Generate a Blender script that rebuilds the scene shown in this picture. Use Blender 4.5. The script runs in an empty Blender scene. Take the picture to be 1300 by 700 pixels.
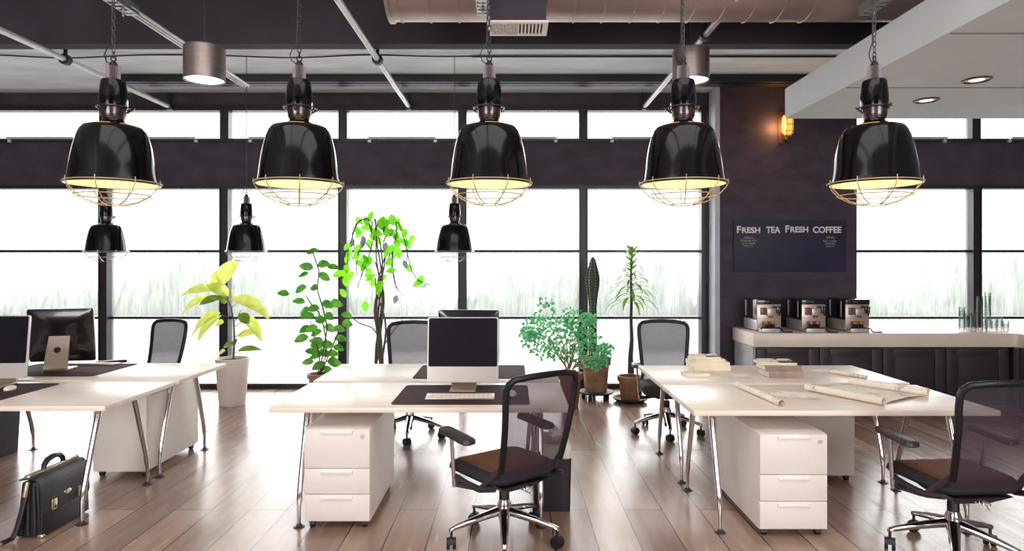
import bpy, bmesh, math, random
from mathutils import Vector, Matrix
R = math.radians
random.seed(7)
SC = bpy.context.scene
COL = SC.collection
F, H, VX, VY = 815.0, 1.62, 650.0, 333.0       # focal length in px of the 1300x700 frame, eye height, vanishing point

def at(x, y, D):
    """measured photo position -> point in the room at depth D"""
    return Vector(((x - VX) * D / F, D, H - (y - VY) * D / F))

# ------------------------------------------------------------------ materials
def lin(c):
    return tuple((v / 255 / 12.92) if v / 255 <= .04045 else ((v / 255 + .055) / 1.055) ** 2.4 for v in c) + (1,)

def newmat(name):
    m = bpy.data.materials.new(name)
    m.use_nodes = True
    nt = m.node_tree
    return m, nt, nt.nodes['Principled BSDF'], nt.nodes['Material Output']

def noise(nt, scale, detail=4, stretch=(1, 1, 1), coord='Object'):
    tc = nt.nodes.new('ShaderNodeTexCoord')
    mp = nt.nodes.new('ShaderNodeMapping')
    mp.inputs['Scale'].default_value = stretch
    n = nt.nodes.new('ShaderNodeTexNoise')
    n.inputs['Scale'].default_value = scale
    n.inputs['Detail'].default_value = detail
    nt.links.new(tc.outputs[coord], mp.inputs[0])
    nt.links.new(mp.outputs[0], n.inputs['Vector'])
    return n

def ramp(nt, src, stops):
    r = nt.nodes.new('ShaderNodeValToRGB')
    el = r.color_ramp.elements
    while len(el) < len(stops):
        el.new(.5)
    for e, (p, c) in zip(el, stops):
        e.position = p
        e.color = c
    nt.links.new(src, r.inputs[0])
    return r

def mat(name, rgb, rough=.5, metal=0, var=.12, scale=6, bump=0, bscale=60, stretch=(1, 1, 1), coat=0, spec=.5, trans=0):
    m, nt, p, out = newmat(name)
    c = lin(rgb)
    n = noise(nt, scale, 4, stretch)
    lo = tuple(v * (1 - var) for v in c[:3]) + (1,)
    hi = tuple(min(1, v * (1 + var)) for v in c[:3]) + (1,)
    r = ramp(nt, n.outputs['Fac'], [(.3, lo), (.7, hi)])
    nt.links.new(r.outputs[0], p.inputs['Base Color'])
    p.inputs['Roughness'].default_value = rough
    p.inputs['Metallic'].default_value = metal
    p.inputs['Specular IOR Level'].default_value = spec
    p.inputs['Coat Weight'].default_value = coat
    p.inputs['Coat Roughness'].default_value = .05
    if bump:
        b = nt.nodes.new('ShaderNodeBump')
        b.inputs['Strength'].default_value = bump
        b.inputs['Distance'].default_value = .01
        n2 = noise(nt, bscale, 5, stretch)
        nt.links.new(n2.outputs['Fac'], b.inputs['Height'])
        nt.links.new(b.outputs[0], p.inputs['Normal'])
    if trans:
        t = nt.nodes.new('ShaderNodeBsdfTranslucent')
        nt.links.new(r.outputs[0], t.inputs[0])
        mx = nt.nodes.new('ShaderNodeMixShader')
        mx.inputs[0].default_value = trans
        nt.links.new(p.outputs[0], mx.inputs[1])
        nt.links.new(t.outputs[0], mx.inputs[2])
        nt.links.new(mx.outputs[0], out.inputs[0])
    return m

def emit(name, rgb, strength):
    m, nt, p, out = newmat(name)
    n = noise(nt, 5)
    c = lin(rgb)
    r = ramp(nt, n.outputs['Fac'], [(.2, tuple(v * .9 for v in c[:3]) + (1,)), (.8, c)])
    nt.links.new(r.outputs[0], p.inputs['Base Color'])
    nt.links.new(r.outputs[0], p.inputs['Emission Color'])
    p.inputs['Emission Strength'].default_value = strength
    return m

def leafmat(name, a, b, trans=.45, scale=9):
    m, nt, p, out = newmat(name)
    n = noise(nt, scale, 3)
    r = ramp(nt, n.outputs['Fac'], [(.35, lin(a)), (.65, lin(b))])
    nt.links.new(r.outputs[0], p.inputs['Base Color'])
    p.inputs['Roughness'].default_value = .4
    t = nt.nodes.new('ShaderNodeBsdfTranslucent')
    nt.links.new(r.outputs[0], t.inputs[0])
    mx = nt.nodes.new('ShaderNodeMixShader')
    mx.inputs[0].default_value = trans
    nt.links.new(p.outputs[0], mx.inputs[1])
    nt.links.new(t.outputs[0], mx.inputs[2])
    nt.links.new(mx.outputs[0], out.inputs[0])
    return m

def meshfabric(name, rgb, opacity):
    m, nt, p, out = newmat(name)
    n = noise(nt, 40, 2, (6, 6, .4))
    c = lin(rgb)
    r = ramp(nt, n.outputs['Fac'], [(.35, tuple(v * .8 for v in c[:3]) + (1,)), (.65, c)])
    nt.links.new(r.outputs[0], p.inputs['Base Color'])
    p.inputs['Roughness'].default_value = .6
    t = nt.nodes.new('ShaderNodeBsdfTransparent')
    t.inputs[0].default_value = (.93, .88, .9, 1)
    mx = nt.nodes.new('ShaderNodeMixShader')
    mx.inputs[0].default_value = opacity
    nt.links.new(t.outputs[0], mx.inputs[1])
    nt.links.new(p.outputs[0], mx.inputs[2])
    nt.links.new(mx.outputs[0], out.inputs[0])
    return m

def floormat():
    m, nt, p, out = newmat('oak_planks')
    L = nt.links
    geo = nt.nodes.new('ShaderNodeTexCoord')
    sep = nt.nodes.new('ShaderNodeSeparateXYZ')
    L.new(geo.outputs['Object'], sep.inputs[0])
    cmb = nt.nodes.new('ShaderNodeCombineXYZ')
    L.new(sep.outputs['Y'], cmb.inputs['X'])
    L.new(sep.outputs['X'], cmb.inputs['Y'])
    br = nt.nodes.new('ShaderNodeTexBrick')
    br.offset = .37
    br.inputs['Scale'].default_value = 1
    br.inputs['Brick Width'].default_value = 2.1
    br.inputs['Row Height'].default_value = .245
    br.inputs['Mortar Size'].default_value = .004
    br.inputs['Mortar Smooth'].default_value = .1
    br.inputs['Color1'].default_value = lin((144, 118, 104))
    br.inputs['Color2'].default_value = lin((178, 152, 136))
    br.inputs['Mortar'].default_value = lin((58, 40, 34))
    L.new(cmb.outputs[0], br.inputs['Vector'])
    n = noise(nt, 3.0, 6, (5, .6, 1))
    n2 = noise(nt, 1.3, 3)
    r = ramp(nt, n.outputs['Fac'], [(.25, (.72, .70, .69, 1)), (.75, (1.12, 1.1, 1.08, 1))])
    r2 = ramp(nt, n2.outputs['Fac'], [(.3, (.82, .78, .76, 1)), (.7, (1.1, 1.1, 1.1, 1))])
    mu = nt.nodes.new('ShaderNodeMixRGB'); mu.blend_type = 'MULTIPLY'; mu.inputs[0].default_value = 1
    mu2 = nt.nodes.new('ShaderNodeMixRGB'); mu2.blend_type = 'MULTIPLY'; mu2.inputs[0].default_value = 1
    L.new(br.outputs['Color'], mu.inputs[1]); L.new(r.outputs[0], mu.inputs[2])
    L.new(mu.outputs[0], mu2.inputs[1]); L.new(r2.outputs[0], mu2.inputs[2])
    L.new(mu2.outputs[0], p.inputs['Base Color'])
    rr = ramp(nt, n.outputs['Fac'], [(.2, (.18, .18, .18, 1)), (.8, (.30, .30, .30, 1))])
    L.new(rr.outputs[0], p.inputs['Roughness'])
    p.inputs['Specular IOR Level'].default_value = .6
    b = nt.nodes.new('ShaderNodeBump'); b.inputs['Strength'].default_value = .35; b.inputs['Distance'].default_value = .006
    inv = nt.nodes.new('ShaderNodeMath'); inv.operation = 'MULTIPLY_ADD'
    inv.inputs[1].default_value = -1.0
    L.new(br.outputs['Fac'], inv.inputs[0])
    nb = nt.nodes.new('ShaderNodeMath'); nb.operation = 'MULTIPLY'; nb.inputs[1].default_value = .12
    L.new(n.outputs['Fac'], nb.inputs[0]); L.new(nb.outputs[0], inv.inputs[2])
    L.new(inv.outputs[0], b.inputs['Height'])
    L.new(b.outputs[0], p.inputs['Normal'])
    return m

def panemat():
    """fogged window pane: partly clear, partly milky with run-down drip streaks"""
    m, nt, p, out = newmat('fogged_glass')
    L = nt.links
    n = noise(nt, 9, 5, (4.5, 1, .35))
    n2 = noise(nt, 1.1, 3, (1, 1, .7))
    mul = nt.nodes.new('ShaderNodeMath'); mul.operation = 'MULTIPLY'
    L.new(n.outputs['Fac'], mul.inputs[0]); L.new(n2.outputs['Fac'], mul.inputs[1])
    r = ramp(nt, mul.outputs[0], [(.12, (.25, .25, .25, 1)), (.42, (.7, .7, .7, 1))])
    tr = nt.nodes.new('ShaderNodeBsdfTransparent'); tr.inputs[0].default_value = (.97, .98, .98, 1)
    tl = nt.nodes.new('ShaderNodeBsdfTranslucent'); tl.inputs[0].default_value = (.32, .33, .33, 1)
    mx = nt.nodes.new('ShaderNodeMixShader')
    L.new(r.outputs[0], mx.inputs[0]); L.new(tr.outputs[0], mx.inputs[1]); L.new(tl.outputs[0], mx.inputs[2])
    L.new(mx.outputs[0], out.inputs[0])
    return m

def glassmat(name, rgb=(235, 240, 238), dark=False):
    m, nt, p, out = newmat(name)
    n = noise(nt, 30, 2)
    r = ramp(nt, n.outputs['Fac'], [(.3, lin(rgb)), (.7, (1, 1, 1, 1))])
    t = nt.nodes.new('ShaderNodeBsdfTransparent')
    nt.links.new(r.outputs[0], t.inputs[0])
    g = nt.nodes.new('ShaderNodeBsdfGlossy'); g.inputs['Roughness'].default_value = .05
    fr = nt.nodes.new('ShaderNodeLayerWeight'); fr.inputs['Blend'].default_value = .35
    e = nt.nodes.new('ShaderNodeBsdfDiffuse'); e.inputs[0].default_value = lin((38, 44, 42))
    ad = nt.nodes.new('ShaderNodeMixShader'); ad.inputs[0].default_value = .45
    nt.links.new(g.outputs[0], ad.inputs[2]); nt.links.new(e.outputs[0], ad.inputs[1])
    mx = nt.nodes.new('ShaderNodeMixShader')
    nt.links.new(fr.outputs['Facing'], mx.inputs[0])
    nt.links.new(t.outputs[0], mx.inputs[1]); nt.links.new(ad.outputs[0], mx.inputs[2])
    nt.links.new(mx.outputs[0], out.inputs[0])
    return m

def printmat(name, paper, ink, scale=30, thr=.56, stretch=(1, 3, 1)):
    m, nt, p, out = newmat(name)
    n = noise(nt, scale, 3, stretch)
    n2 = noise(nt, 7, 2)
    mul = nt.nodes.new('ShaderNodeMath'); mul.operation = 'MULTIPLY'
    nt.links.new(n.outputs['Fac'], mul.inputs[0]); nt.links.new(n2.outputs['Fac'], mul.inputs[1])
    r = ramp(nt, mul.outputs[0], [(thr * .55, lin(paper)), (thr * .62, lin(ink))])
    nt.links.new(r.outputs[0], p.inputs['Base Color'])
    p.inputs['Roughness'].default_value = .7
    return m

M = {}
M['wall'] = mat('dark_plaster', (63, 53, 66), .75, var=.32, scale=3.5, bump=.15, bscale=9, stretch=(1, 1, 2))
M['beam'] = mat('charcoal_beam_paint', (54, 47, 57), .8, var=.35, scale=1.2)
M['header'] = mat('header_paint', (52, 46, 58), .7)
M['frame'] = mat('black_window_frame', (34, 31, 40), .4, spec=.5)
M['ceil'] = mat('raw_concrete', (226, 234, 240), .8, var=.12, scale=1.6, bump=.2, bscale=6, stretch=(1, 3, 1))
M['soffit'] = mat('pale_soffit_paint', (215, 219, 221), .75, var=.04, scale=3)
M['side'] = mat('side_wall_paint', (120, 114, 118), .8)
M['floor'] = floormat()
M['pane'] = panemat()
M['outside'] = mat('outside_paving', (235, 236, 232), .9)
M['hedge'] = mat('far_hedge', (132, 150, 126), .9, var=.4, scale=3, trans=.3)
M['steel'] = mat('galvanised_steel', (176, 176, 178), .38, 1, var=.15, scale=5)
M['pipe'] = mat('white_pipe_paint', (214, 212, 214), .35, .3)
M['duct'] = mat('duct_metal', (168, 150, 146), .42, .75, var=.3, scale=1.3)
M['brushed'] = mat('brushed_nickel', (160, 146, 142), .35, .9, var=.12, scale=3, stretch=(1, 1, 30))
M['chrome'] = mat('chrome', (215, 212, 212), .1, 1, var=.03)
M['black'] = mat('black_plastic', (26, 24, 28), .45)
M['blackmetal'] = mat('black_metal', (22, 21, 25), .4, .3)
M['gloss'] = mat('black_enamel', (6, 5, 8), .13, spec=.26, var=.05)
M['cream'] = mat('cream_enamel', (252, 244, 212), .5, var=.03)
M['smoked'] = mat('smoked_metal', (92, 84, 86), .25, .9)
M['sink'] = mat('finned_metal', (128, 118, 118), .4, .8, var=.2)
M['gold'] = mat('warm_wire', (176, 150, 112), .4, .2)
M['bulb'] = emit('warm_bulb', (255, 238, 205), 12)
M['slot'] = emit('amber_slot_glow', (255, 178, 50), 1.6)
M['drumlight'] = emit('drum_diffuser', (255, 252, 245), 2.5)
M['downlight'] = emit('downlight_lamp', (255, 236, 205), 1.2)
M['sconce'] = emit('amber_glass', (255, 176, 70), 1.4)
M['bulboff'] = mat('unlit_bulb', (235, 232, 220), .2)
M['creamoff'] = mat('unlit_shade_lining', (200, 192, 176), .5)
M['desk'] = mat('pale_maple_laminate', (240, 226, 211), .35, var=.05, scale=4, stretch=(.4, 4, 1))
M['white'] = mat('white_lacquer', (232, 224, 216), .4, var=.03)
M['handle'] = mat('satin_white_handle', (244, 238, 230), .3)
M['silver'] = mat('satin_silver', (196, 192, 190), .3, .9)
M['mat'] = mat('brown_desk_pad', (66, 44, 47), .8, spec=.15, var=.1, bump=.1, bscale=200)
M['imac'] = mat('aluminium_shell', (222, 214, 208), .32, .55, var=.03)
M['imacstand'] = mat('warm_aluminium', (218, 200, 178), .32, .7, var=.03)
M['screen'] = mat('dark_screen_glass', (26, 23, 32), .12, coat=.5, var=.2, scale=2)
M['shell'] = mat('black_glossy_shell', (30, 25, 32), .2, coat=.6)
M['keys'] = mat('white_keys', (238, 232, 222), .4)
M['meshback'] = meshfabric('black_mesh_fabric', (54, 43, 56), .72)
M['meshlit'] = meshfabric('lit_mesh_fabric', (84, 88, 96), .84)  # lit copy of the chair mesh, light painted in as grey
M['seat'] = mat('black_seat_fabric', (36, 32, 38), .75, bump=.2, bscale=250)
M['pad'] = mat('brown_seat_fabric', (108, 62, 32), .7, var=.2, scale=5, bump=.2, bscale=250)
M['bracket'] = mat('dark_bracket', (62, 54, 60), .4, .3)
M['armpad'] = mat('soft_arm_pad', (52, 45, 47), .4)
M['leather'] = mat('black_leather', (34, 33, 40), .35, var=.2, scale=8, bump=.25, bscale=120)
M['leatherin'] = mat('matte_black_leather', (24, 22, 28), .6)
M['brass'] = mat('pale_brass', (222, 210, 184), .25, .85)
M['bin'] = mat('black_bin_plastic', (30, 27, 33), .5)
M['greybin'] = mat('slate_bin_plastic', (74, 74, 84), .55)
M['liner'] = mat('cream_bin_liner', (244, 234, 218), .55, trans=.3)
M['paper'] = mat('paper', (250, 242, 228), .7, var=.04)
M['plan'] = printmat('printed_plan', (250, 240, 222), (190, 180, 166), 38, .58)
M['book1'] = mat('cream_book_cover', (236, 222, 196), .6)
M['book2'] = mat('taupe_book_cover', (150, 132, 122), .6, var=.2, scale=12)
M['book3'] = mat('tan_book_cover', (172, 148, 130), .6, var=.2, scale=12)
M['bookprint'] = printmat('printed_book_cover', (236, 226, 208), (40, 36, 40), 22, .52, (1, 1, 1))
M['counter'] = mat('cream_counter', (222, 205, 192), .35, var=.03)
M['cab'] = mat('dark_plum_cabinet', (52, 42, 50), .5, var=.15, scale=4, stretch=(1, 1, 4))
M['board'] = mat('navy_chalkboard', (32, 32, 58), .6, var=.35, scale=1.6)
M['chalk'] = mat('chalk_lettering', (226, 214, 212), .8, var=.1, scale=30)
M['chalkdim'] = mat('faint_chalk', (150, 146, 152), .8, var=.2, scale=60)
M['cmblack'] = mat('coffee_black', (22, 19, 25), .2, coat=.4)
M['cmsteel'] = mat('coffee_steel', (196, 180, 170), .35, .6, var=.05)
M['cmgrey'] = mat('coffee_grey', (110, 98, 96), .35, .5)
M['cmsilver'] = mat('coffee_silver', (190, 186, 186), .35, .4)
M['logo'] = mat('pale_blue_mark', (120, 150, 180), .5)
M['coffee'] = mat('dark_coffee', (74, 38, 26), .25, var=.2)
M['crema'] = mat('orange_crema', (240, 150, 60), .5)
M['glass'] = glassmat('clear_tumbler_glass')
M['potwhite'] = mat('white_planter', (238, 226, 220), .45, var=.03)
M['terra'] = mat('terracotta', (156, 92, 68), .8, var=.3, scale=7, bump=.3, bscale=30)
M['terrapale'] = mat('weathered_terracotta', (172, 138, 118), .85, var=.3, scale=8, bump=.3, bscale=30)
M['terrabrown'] = mat('brown_terracotta', (158, 112, 82), .8, var=.3, scale=8, bump=.3, bscale=30)
M['saucer'] = mat('dark_saucer', (62, 44, 42), .6)
M['soil'] = mat('potting_soil', (62, 48, 40), .95, bump=.6, bscale=80)
M['stem'] = mat('grey_stem', (96, 92, 78), .8, bump=.3, bscale=60)
M['stembrown'] = mat('brown_stem', (92, 62, 44), .8)
M['trunk'] = mat('dracaena_trunk', (84, 70, 62), .85, bump=.5, bscale=40, stretch=(1, 1, 6))
M['fiddle'] = leafmat('backlit_leaf', (204, 222, 90), (236, 240, 140), .5, 14)  # backlight from the windows painted into the leaf colour as yellow
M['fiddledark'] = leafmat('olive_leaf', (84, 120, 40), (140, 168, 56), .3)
M['vine'] = leafmat('mid_green_leaf', (58, 128, 36), (112, 176, 62), .35)
M['neon'] = leafmat('neon_green_leaf', (110, 226, 30), (160, 246, 50), .5)
M['greyleaf'] = leafmat('grey_leaf', (110, 112, 116), (150, 152, 156), .3)
M['bush'] = leafmat('blue_green_leaf', (64, 162, 102), (136, 214, 152), .42, 12)
M['cactus'] = mat('cactus_skin', (48, 66, 48), .6, var=.3, scale=10)
M['spine'] = mat('cactus_spines', (204, 206, 190), .7)
M['drac'] = leafmat('strap_leaf', (92, 136, 44), (160, 192, 84), .4)

# ------------------------------------------------------------------ mesh builder
class MB:
    def __init__(s):
        s.v = []; s.f = []
    def add(s, vs, fs):
        o = len(s.v)
        s.v += [Vector(v) for v in vs]
        s.f += [tuple(i + o for i in f) for f in fs]
        return s
    def box(s, x0, x1, y0, y1, z0, z1):
        return s.add([(x0, y0, z0), (x1, y0, z0), (x1, y1, z0), (x0, y1, z0), (x0, y0, z1), (x1, y0, z1), (x1, y1, z1), (x0, y1, z1)],
                     [(3, 2, 1, 0), (4, 5, 6, 7), (0, 1, 5, 4), (1, 2, 6, 5), (2, 3, 7, 6), (3, 0, 4, 7)])
    def hexa(s, a, b):
        """two quads (bottom, top), each 4 points counter-clockwise from above"""
        return s.add(list(a) + list(b), [(3, 2, 1, 0), (4, 5, 6, 7), (0, 1, 5, 4), (1, 2, 6, 5), (2, 3, 7, 6), (3, 0, 4, 7)])
    def loft(s, rings, closed=True, cap=True):
        n = len(rings[0]); vs = []; fs = []
        for r in rings: vs += r
        for i in range(len(rings) - 1):
            for k in range(n if closed else n - 1):
                k2 = (k + 1) % n
                fs.append((i * n + k, i * n + k2, (i + 1) * n + k2, (i + 1) * n + k))
        if cap and closed:
            fs.append(tuple(range(n - 1, -1, -1)))
            fs.append(tuple((len(rings) - 1) * n + k for k in range(n)))
        return s.add(vs, fs)
    def tube(s, pts, r, n=8, cap=True, loop=False, flat=1.0):
        pts = [Vector(p) for p in pts]
        m = len(pts)
        rs = r if isinstance(r, (list, tuple)) else [r] * m
        rings = []; up = None
        for i, p in enumerate(pts):
            if loop: t = pts[(i + 1) % m] - pts[i - 1]
            else: t = pts[min(i + 1, m - 1)] - pts[max(i - 1, 0)]
            if t.length < 1e-9: t = Vector((0, 0, 1))
            t.normalize()
            if up is None:
                up = Vector((0, 0, 1)) if abs(t.z) < .9 else Vector((1, 0, 0))
            a = t.cross(up)
            if a.length < 1e-6: a = t.orthogonal()
            a.normalize(); b = a.cross(t).normalized(); up = b
            rings.append([p + (a * math.cos(q) + b * math.sin(q) * flat) * rs[i] for q in [2 * math.pi * k / n for k in range(n)]])
        if loop:
            o = len(s.v); n0 = n
            vs = [v for rg in rings for v in rg]
            fs = [(i * n + k, i * n + (k + 1) % n, ((i + 1) % m) * n + (k + 1) % n, ((i + 1) % m) * n + k) for i in range(m) for k in range(n)]
            return s.add(vs, fs)
        return s.loft(rings, True, cap)
    def lathe(s, prof, n=24, c=(0, 0, 0), cap=False):
        rings = [[Vector((c[0] + r * math.cos(2 * math.pi * k / n), c[1] + r * math.sin(2 * math.pi * k / n), c[2] + z)) for k in range(n)] for r, z in prof]
        return s.loft(rings, True, cap)
    def prism(s, poly, axis, a, b):
        """extrude a 2-D outline along axis: 'x' uses (y,z), 'y' uses (x,z), 'z' uses (x,y)"""
        def p3(q, t):
            return {'x': (t, q[0], q[1]), 'y': (q[0], t, q[1]), 'z': (q[0], q[1], t)}[axis]
        n = len(poly)
        return s.add([p3(q, a) for q in poly] + [p3(q, b) for q in poly],
                     [tuple(range(n - 1, -1, -1)), tuple(range(n, 2 * n))] + [(k, (k + 1) % n, n + (k + 1) % n, n + k) for k in range(n)])
    def sphere(s, c, r, n=12, m=8, sz=1.0):
        rings = [[Vector((c[0] + r * math.sin(math.pi * j / m) * math.cos(2 * math.pi * k / n), c[1] + r * math.sin(math.pi * j / m) * math.sin(2 * math.pi * k / n), c[2] - sz * r * math.cos(math.pi * j / m))) for k in range(n)] for j in range(m + 1)]
        rings[0] = [v + Vector((1e-4 * math.cos(k), 1e-4 * math.sin(k), 0)) for k, v in enumerate(rings[0])]
        return s.loft(rings, True, False)
    def leaf(s, base, d, L, W, normal=(0, 0, 1), droop=.3, n=6, fold=.18, pw=.8):
        base = Vector(base); d = Vector(d).normalized(); nn = Vector(normal)
        side = d.cross(nn)
        if side.length < 1e-4: side = d.orthogonal()
        side.normalize(); nn = side.cross(d).normalized()
        vs = []; fs = []
        p = base.copy(); t = d.copy()
        for i in range(n + 1):
            u = i / n
            w = W * .5 * max(.02, math.sin(math.pi * min(1, u ** pw)) ** .75)
            up = side.cross(t).normalized()
            vs += [p + side * w + up * w * fold, p, p - side * w + up * w * fold]
            t = (t - Vector((0, 0, 1)) * droop / n * (1 + u)).normalized()
            p = p + t * (L / n)
        for i in range(n):
            a = i * 3
            fs += [(a, a + 1, a + 4, a + 3), (a + 1, a + 2, a + 5, a + 4)]
        return s.add(vs, fs)
    def build(s, name, m, parent=None, bevel=0, segs=2, smooth=True, ang=38, loc=None, rot=None):
        me = bpy.data.meshes.new(name)
        me.from_pydata([tuple(v) for v in s.v], [], s.f)
        bm = bmesh.new(); bm.from_mesh(me)
        bmesh.ops.recalc_face_normals(bm, faces=bm.faces[:])
        if bevel:
            es = [e for e in bm.edges if len(e.link_faces) == 2 and e.calc_face_angle(0) > R(35)]
            bmesh.ops.bevel(bm, geom=es, offset=bevel, segments=segs, affect='EDGES', profile=.5, clamp_overlap=True)
        bm.to_mesh(me); bm.free()
        if smooth:
            me.polygons.foreach_set('use_smooth', [True] * len(me.polygons))
            me.set_sharp_from_angle(angle=R(ang))
        me.materials.append(m)
        o = bpy.data.objects.new(name, me)
        COL.objects.link(o)
        if loc: o.location = loc
        if rot: o.rotation_euler = rot
        if parent: o.parent = parent
        return o

def tag(o, label=None, cat=None, group=None, kind=None):
    if label: o['label'] = label
    if cat: o['category'] = cat
    if group: o['group'] = group
    if kind: o['kind'] = kind
    return o

def thing(name, label, cat, loc=(0, 0, 0), rz=0, group=None):
    o = bpy.data.objects.new(name, None)
    o.empty_display_size = .1
    COL.objects.link(o)
    o.location = loc; o.rotation_euler = (0, 0, rz)
    return tag(o, label, cat, group)

def kids(o):
    return [c for c in COL.objects if c.parent == o]

def copy_tree(o, parent=None):
    c = o.copy(); COL.objects.link(c)
    c.parent = parent
    for ch in kids(o):
        copy_tree(ch, c)
    return c

def dup(o, label, loc=None, rz=None, group=None):
    c = copy_tree(o)
    if loc is not None: c.location = loc
    if rz is not None: c.rotation_euler = (0, 0, rz)
    c['label'] = label
    if group: c['group'] = group
    return c

def rrect(cx, cy, w, h, r, n=5):
    out = []
    for qx, qy, a0 in ((1, 1, 0), (-1, 1, 90), (-1, -1, 180), (1, -1, 270)):
        for k in range(n + 1):
            a = R(a0 + 90 * k / n)
            out.append((cx + qx * (w / 2 - r) + r * math.cos(a), cy + qy * (h / 2 - r) + r * math.sin(a)))
    return out

# ------------------------------------------------------------------ the room shell
WF = 8.20          # front of the window frames
XL, XR, YB = -8.3, 7.62, -3.4
kx = WF / F
def struct(name, mb, m, label=None, parent=None, **k):
    o = mb.build(name, m, parent, **k)
    if not parent: o['kind'] = 'structure'
    if label: o['label'] = label
    return o

struct('floor', MB().box(XL - .2, XR + .2, YB - .2, 8.5, -.12, 0), M['floor'], 'brown wooden plank floor')
c = MB().box(XL, XR, 6.15, 8.5, 3.79, 3.95)
c.box(XL, XR, YB, 6.15, 4.3, 4.45)
struct('ceiling', c, M['ceil'], 'grey raw concrete ceiling')
struct('trim_1', MB().box(XL, XR, 6.0, 6.15, 3.66, 4.3), M['beam'], 'dark ceiling beam crossing the whole room')
w = MB().box(XL, 2.52, WF + .02, 8.45, 2.60, 3.16)
w.box(XL, XR, WF + .02, 8.45, 3.60, 3.79)
w.box(4.2, XR, WF + .02, 8.45, 2.60, 3.16)
w.box(2.50, 2.60, WF - .02, 8.45, 0, 3.79)
struct('wall_back', w, M['wall'], 'dark plum window wall', smooth=False)
struct('wall_pier', MB().box(2.565, 4.27, 7.95, 8.45, 0, 3.79), M['wall'], 'wide dark pier between the window groups', smooth=False)
struct('wall_left', MB().box(XL - .2, XL, YB, 8.45, 0, 4.45), M['side'])
struct('wall_right', MB().box(XR, XR + .2, YB, 8.45, 0, 4.45), M['side'])
struct('wall_rear', MB().box(XL - .2, XR + .2, YB - .2, YB, 0, 4.45), M['side'])
t = MB().box(XL, 2.5, WF - .03, WF + .04, 3.60, 3.64)
struct('trim_2', t, M['frame'], 'dark trim strip above the upper windows')
# dropped ceiling over the coffee bar
s = MB().box(2.68, XR - .002, YB + .01, 6.3, 3.03, 3.32)
so = struct('trim_3', s, M['soffit'], 'pale grey dropped ceiling panel over the coffee bar')
jm = MB()
for yy in (5.18, 3.95):
    jm.box(2.70, XR - .01, yy - .006, yy + .006, 3.026, 3.031)
jm.build('panel_joint', mat('joint_grey', (120, 120, 120), .9), so)  # thin grey strips along the panel seams

struct('pier_lit_side', MB().box(2.505, 2.5649, 7.92, 8.17, 0, 3.79), mat('painted_pier_light', (176, 178, 188), .5), 'pale strip painting window light onto the left side of the dark pier')  # added pale strip: window light on the pier's side put into its colour
# windows: one structure per bay
def window(idx, x0, x1, lab, left_edge=False, right_edge=False):
    root = bpy.data.objects.new('window_%d' % idx, None); COL.objects.link(root)
    root.location = ((x0 + x1) / 2, WF, 0)
    root['kind'] = 'structure'; root['label'] = lab
    cx = (x0 + x1) / 2
    a, b = x0 - cx, x1 - cx
    hw = .055
    d0, d1 = 0, .13
    m = MB()
    for q in ((a, left_edge), (b, right_edge)):
        e = hw if not q[1] else .07
        lo = q[0] if (q[0] < 0) else q[0] - e
        m.box(lo, lo + e, d0, d1, 0, 2.60); m.box(lo, lo + e, d0, d1, 3.16, 3.60)
    al, bl = a + (.07 if left_edge else hw), b - (.07 if right_edge else hw)
    m.box(al, bl, d0, d1, 0, .065)
    m.box(al, bl, d0, d1, 2.56, 2.60)
    m.box(al, bl, d0 + .03, d1, 1.745, 1.777)
    m.box(al, bl, d0 + .03, d1, .890, .922)
    m.box(al, bl, d0, d1, 3.16, 3.20)
    m.box(al, bl, d0, d1, 3.56, 3.60)
    # raised inner bead that gives the mullions their double line
    for lo in (al - .012, bl):
        m.box(lo, lo + .012, -.02, 0, .065, 2.56)
    m.build('window_frame', M['frame'], root, smooth=False)
    for z0, z1 in ((.065, .89), (.922, 1.745), (1.777, 2.56), (3.2, 3.56)):
        MB().add([(al, .09, z0), (bl, .09, z0), (bl, .09, z1), (al, .09, z1)], [(0, 1, 2, 3)]).build('pane', M['pane'], root)
    op = MB()
    ox = .42
    op.tube([(-ox, -.05, 3.198), (ox, -.05, 3.198)], .015, 6)
    for e in (-ox, ox):
        op.tube([(e, -.05, 3.195), (e, .01, 3.165)], .012, 6)
        op.box(e - .02, e + .02, -.02, .01, 3.15, 3.18)
    op.build('opener_bar', M['pipe'], root)
    return root
MX = [-8.3] + [(px - VX) * kx for px in (-22, 131, 284.5, 435, 587, 740.5, 897)]
names = ['leftmost tall window bay, cut by the photo edge', 'window bay behind the two left computers', 'window bay behind the yellow-green plant', 'window bay behind the mid green climber', 'window bay behind the neon-leaved tree', 'window bay behind the blue-green bush', 'window bay behind the strap-leaved dracaena', ]
for i in range(7):
    window(i + 1, MX[i], MX[i + 1], names[i], i == 0, i == 6)
window(8, 4.27, 5.936, 'window bay right of the chalkboard pier', True)
window(9, 5.936, 7.60, 'window bay at the right photo edge', False, True)

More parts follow.
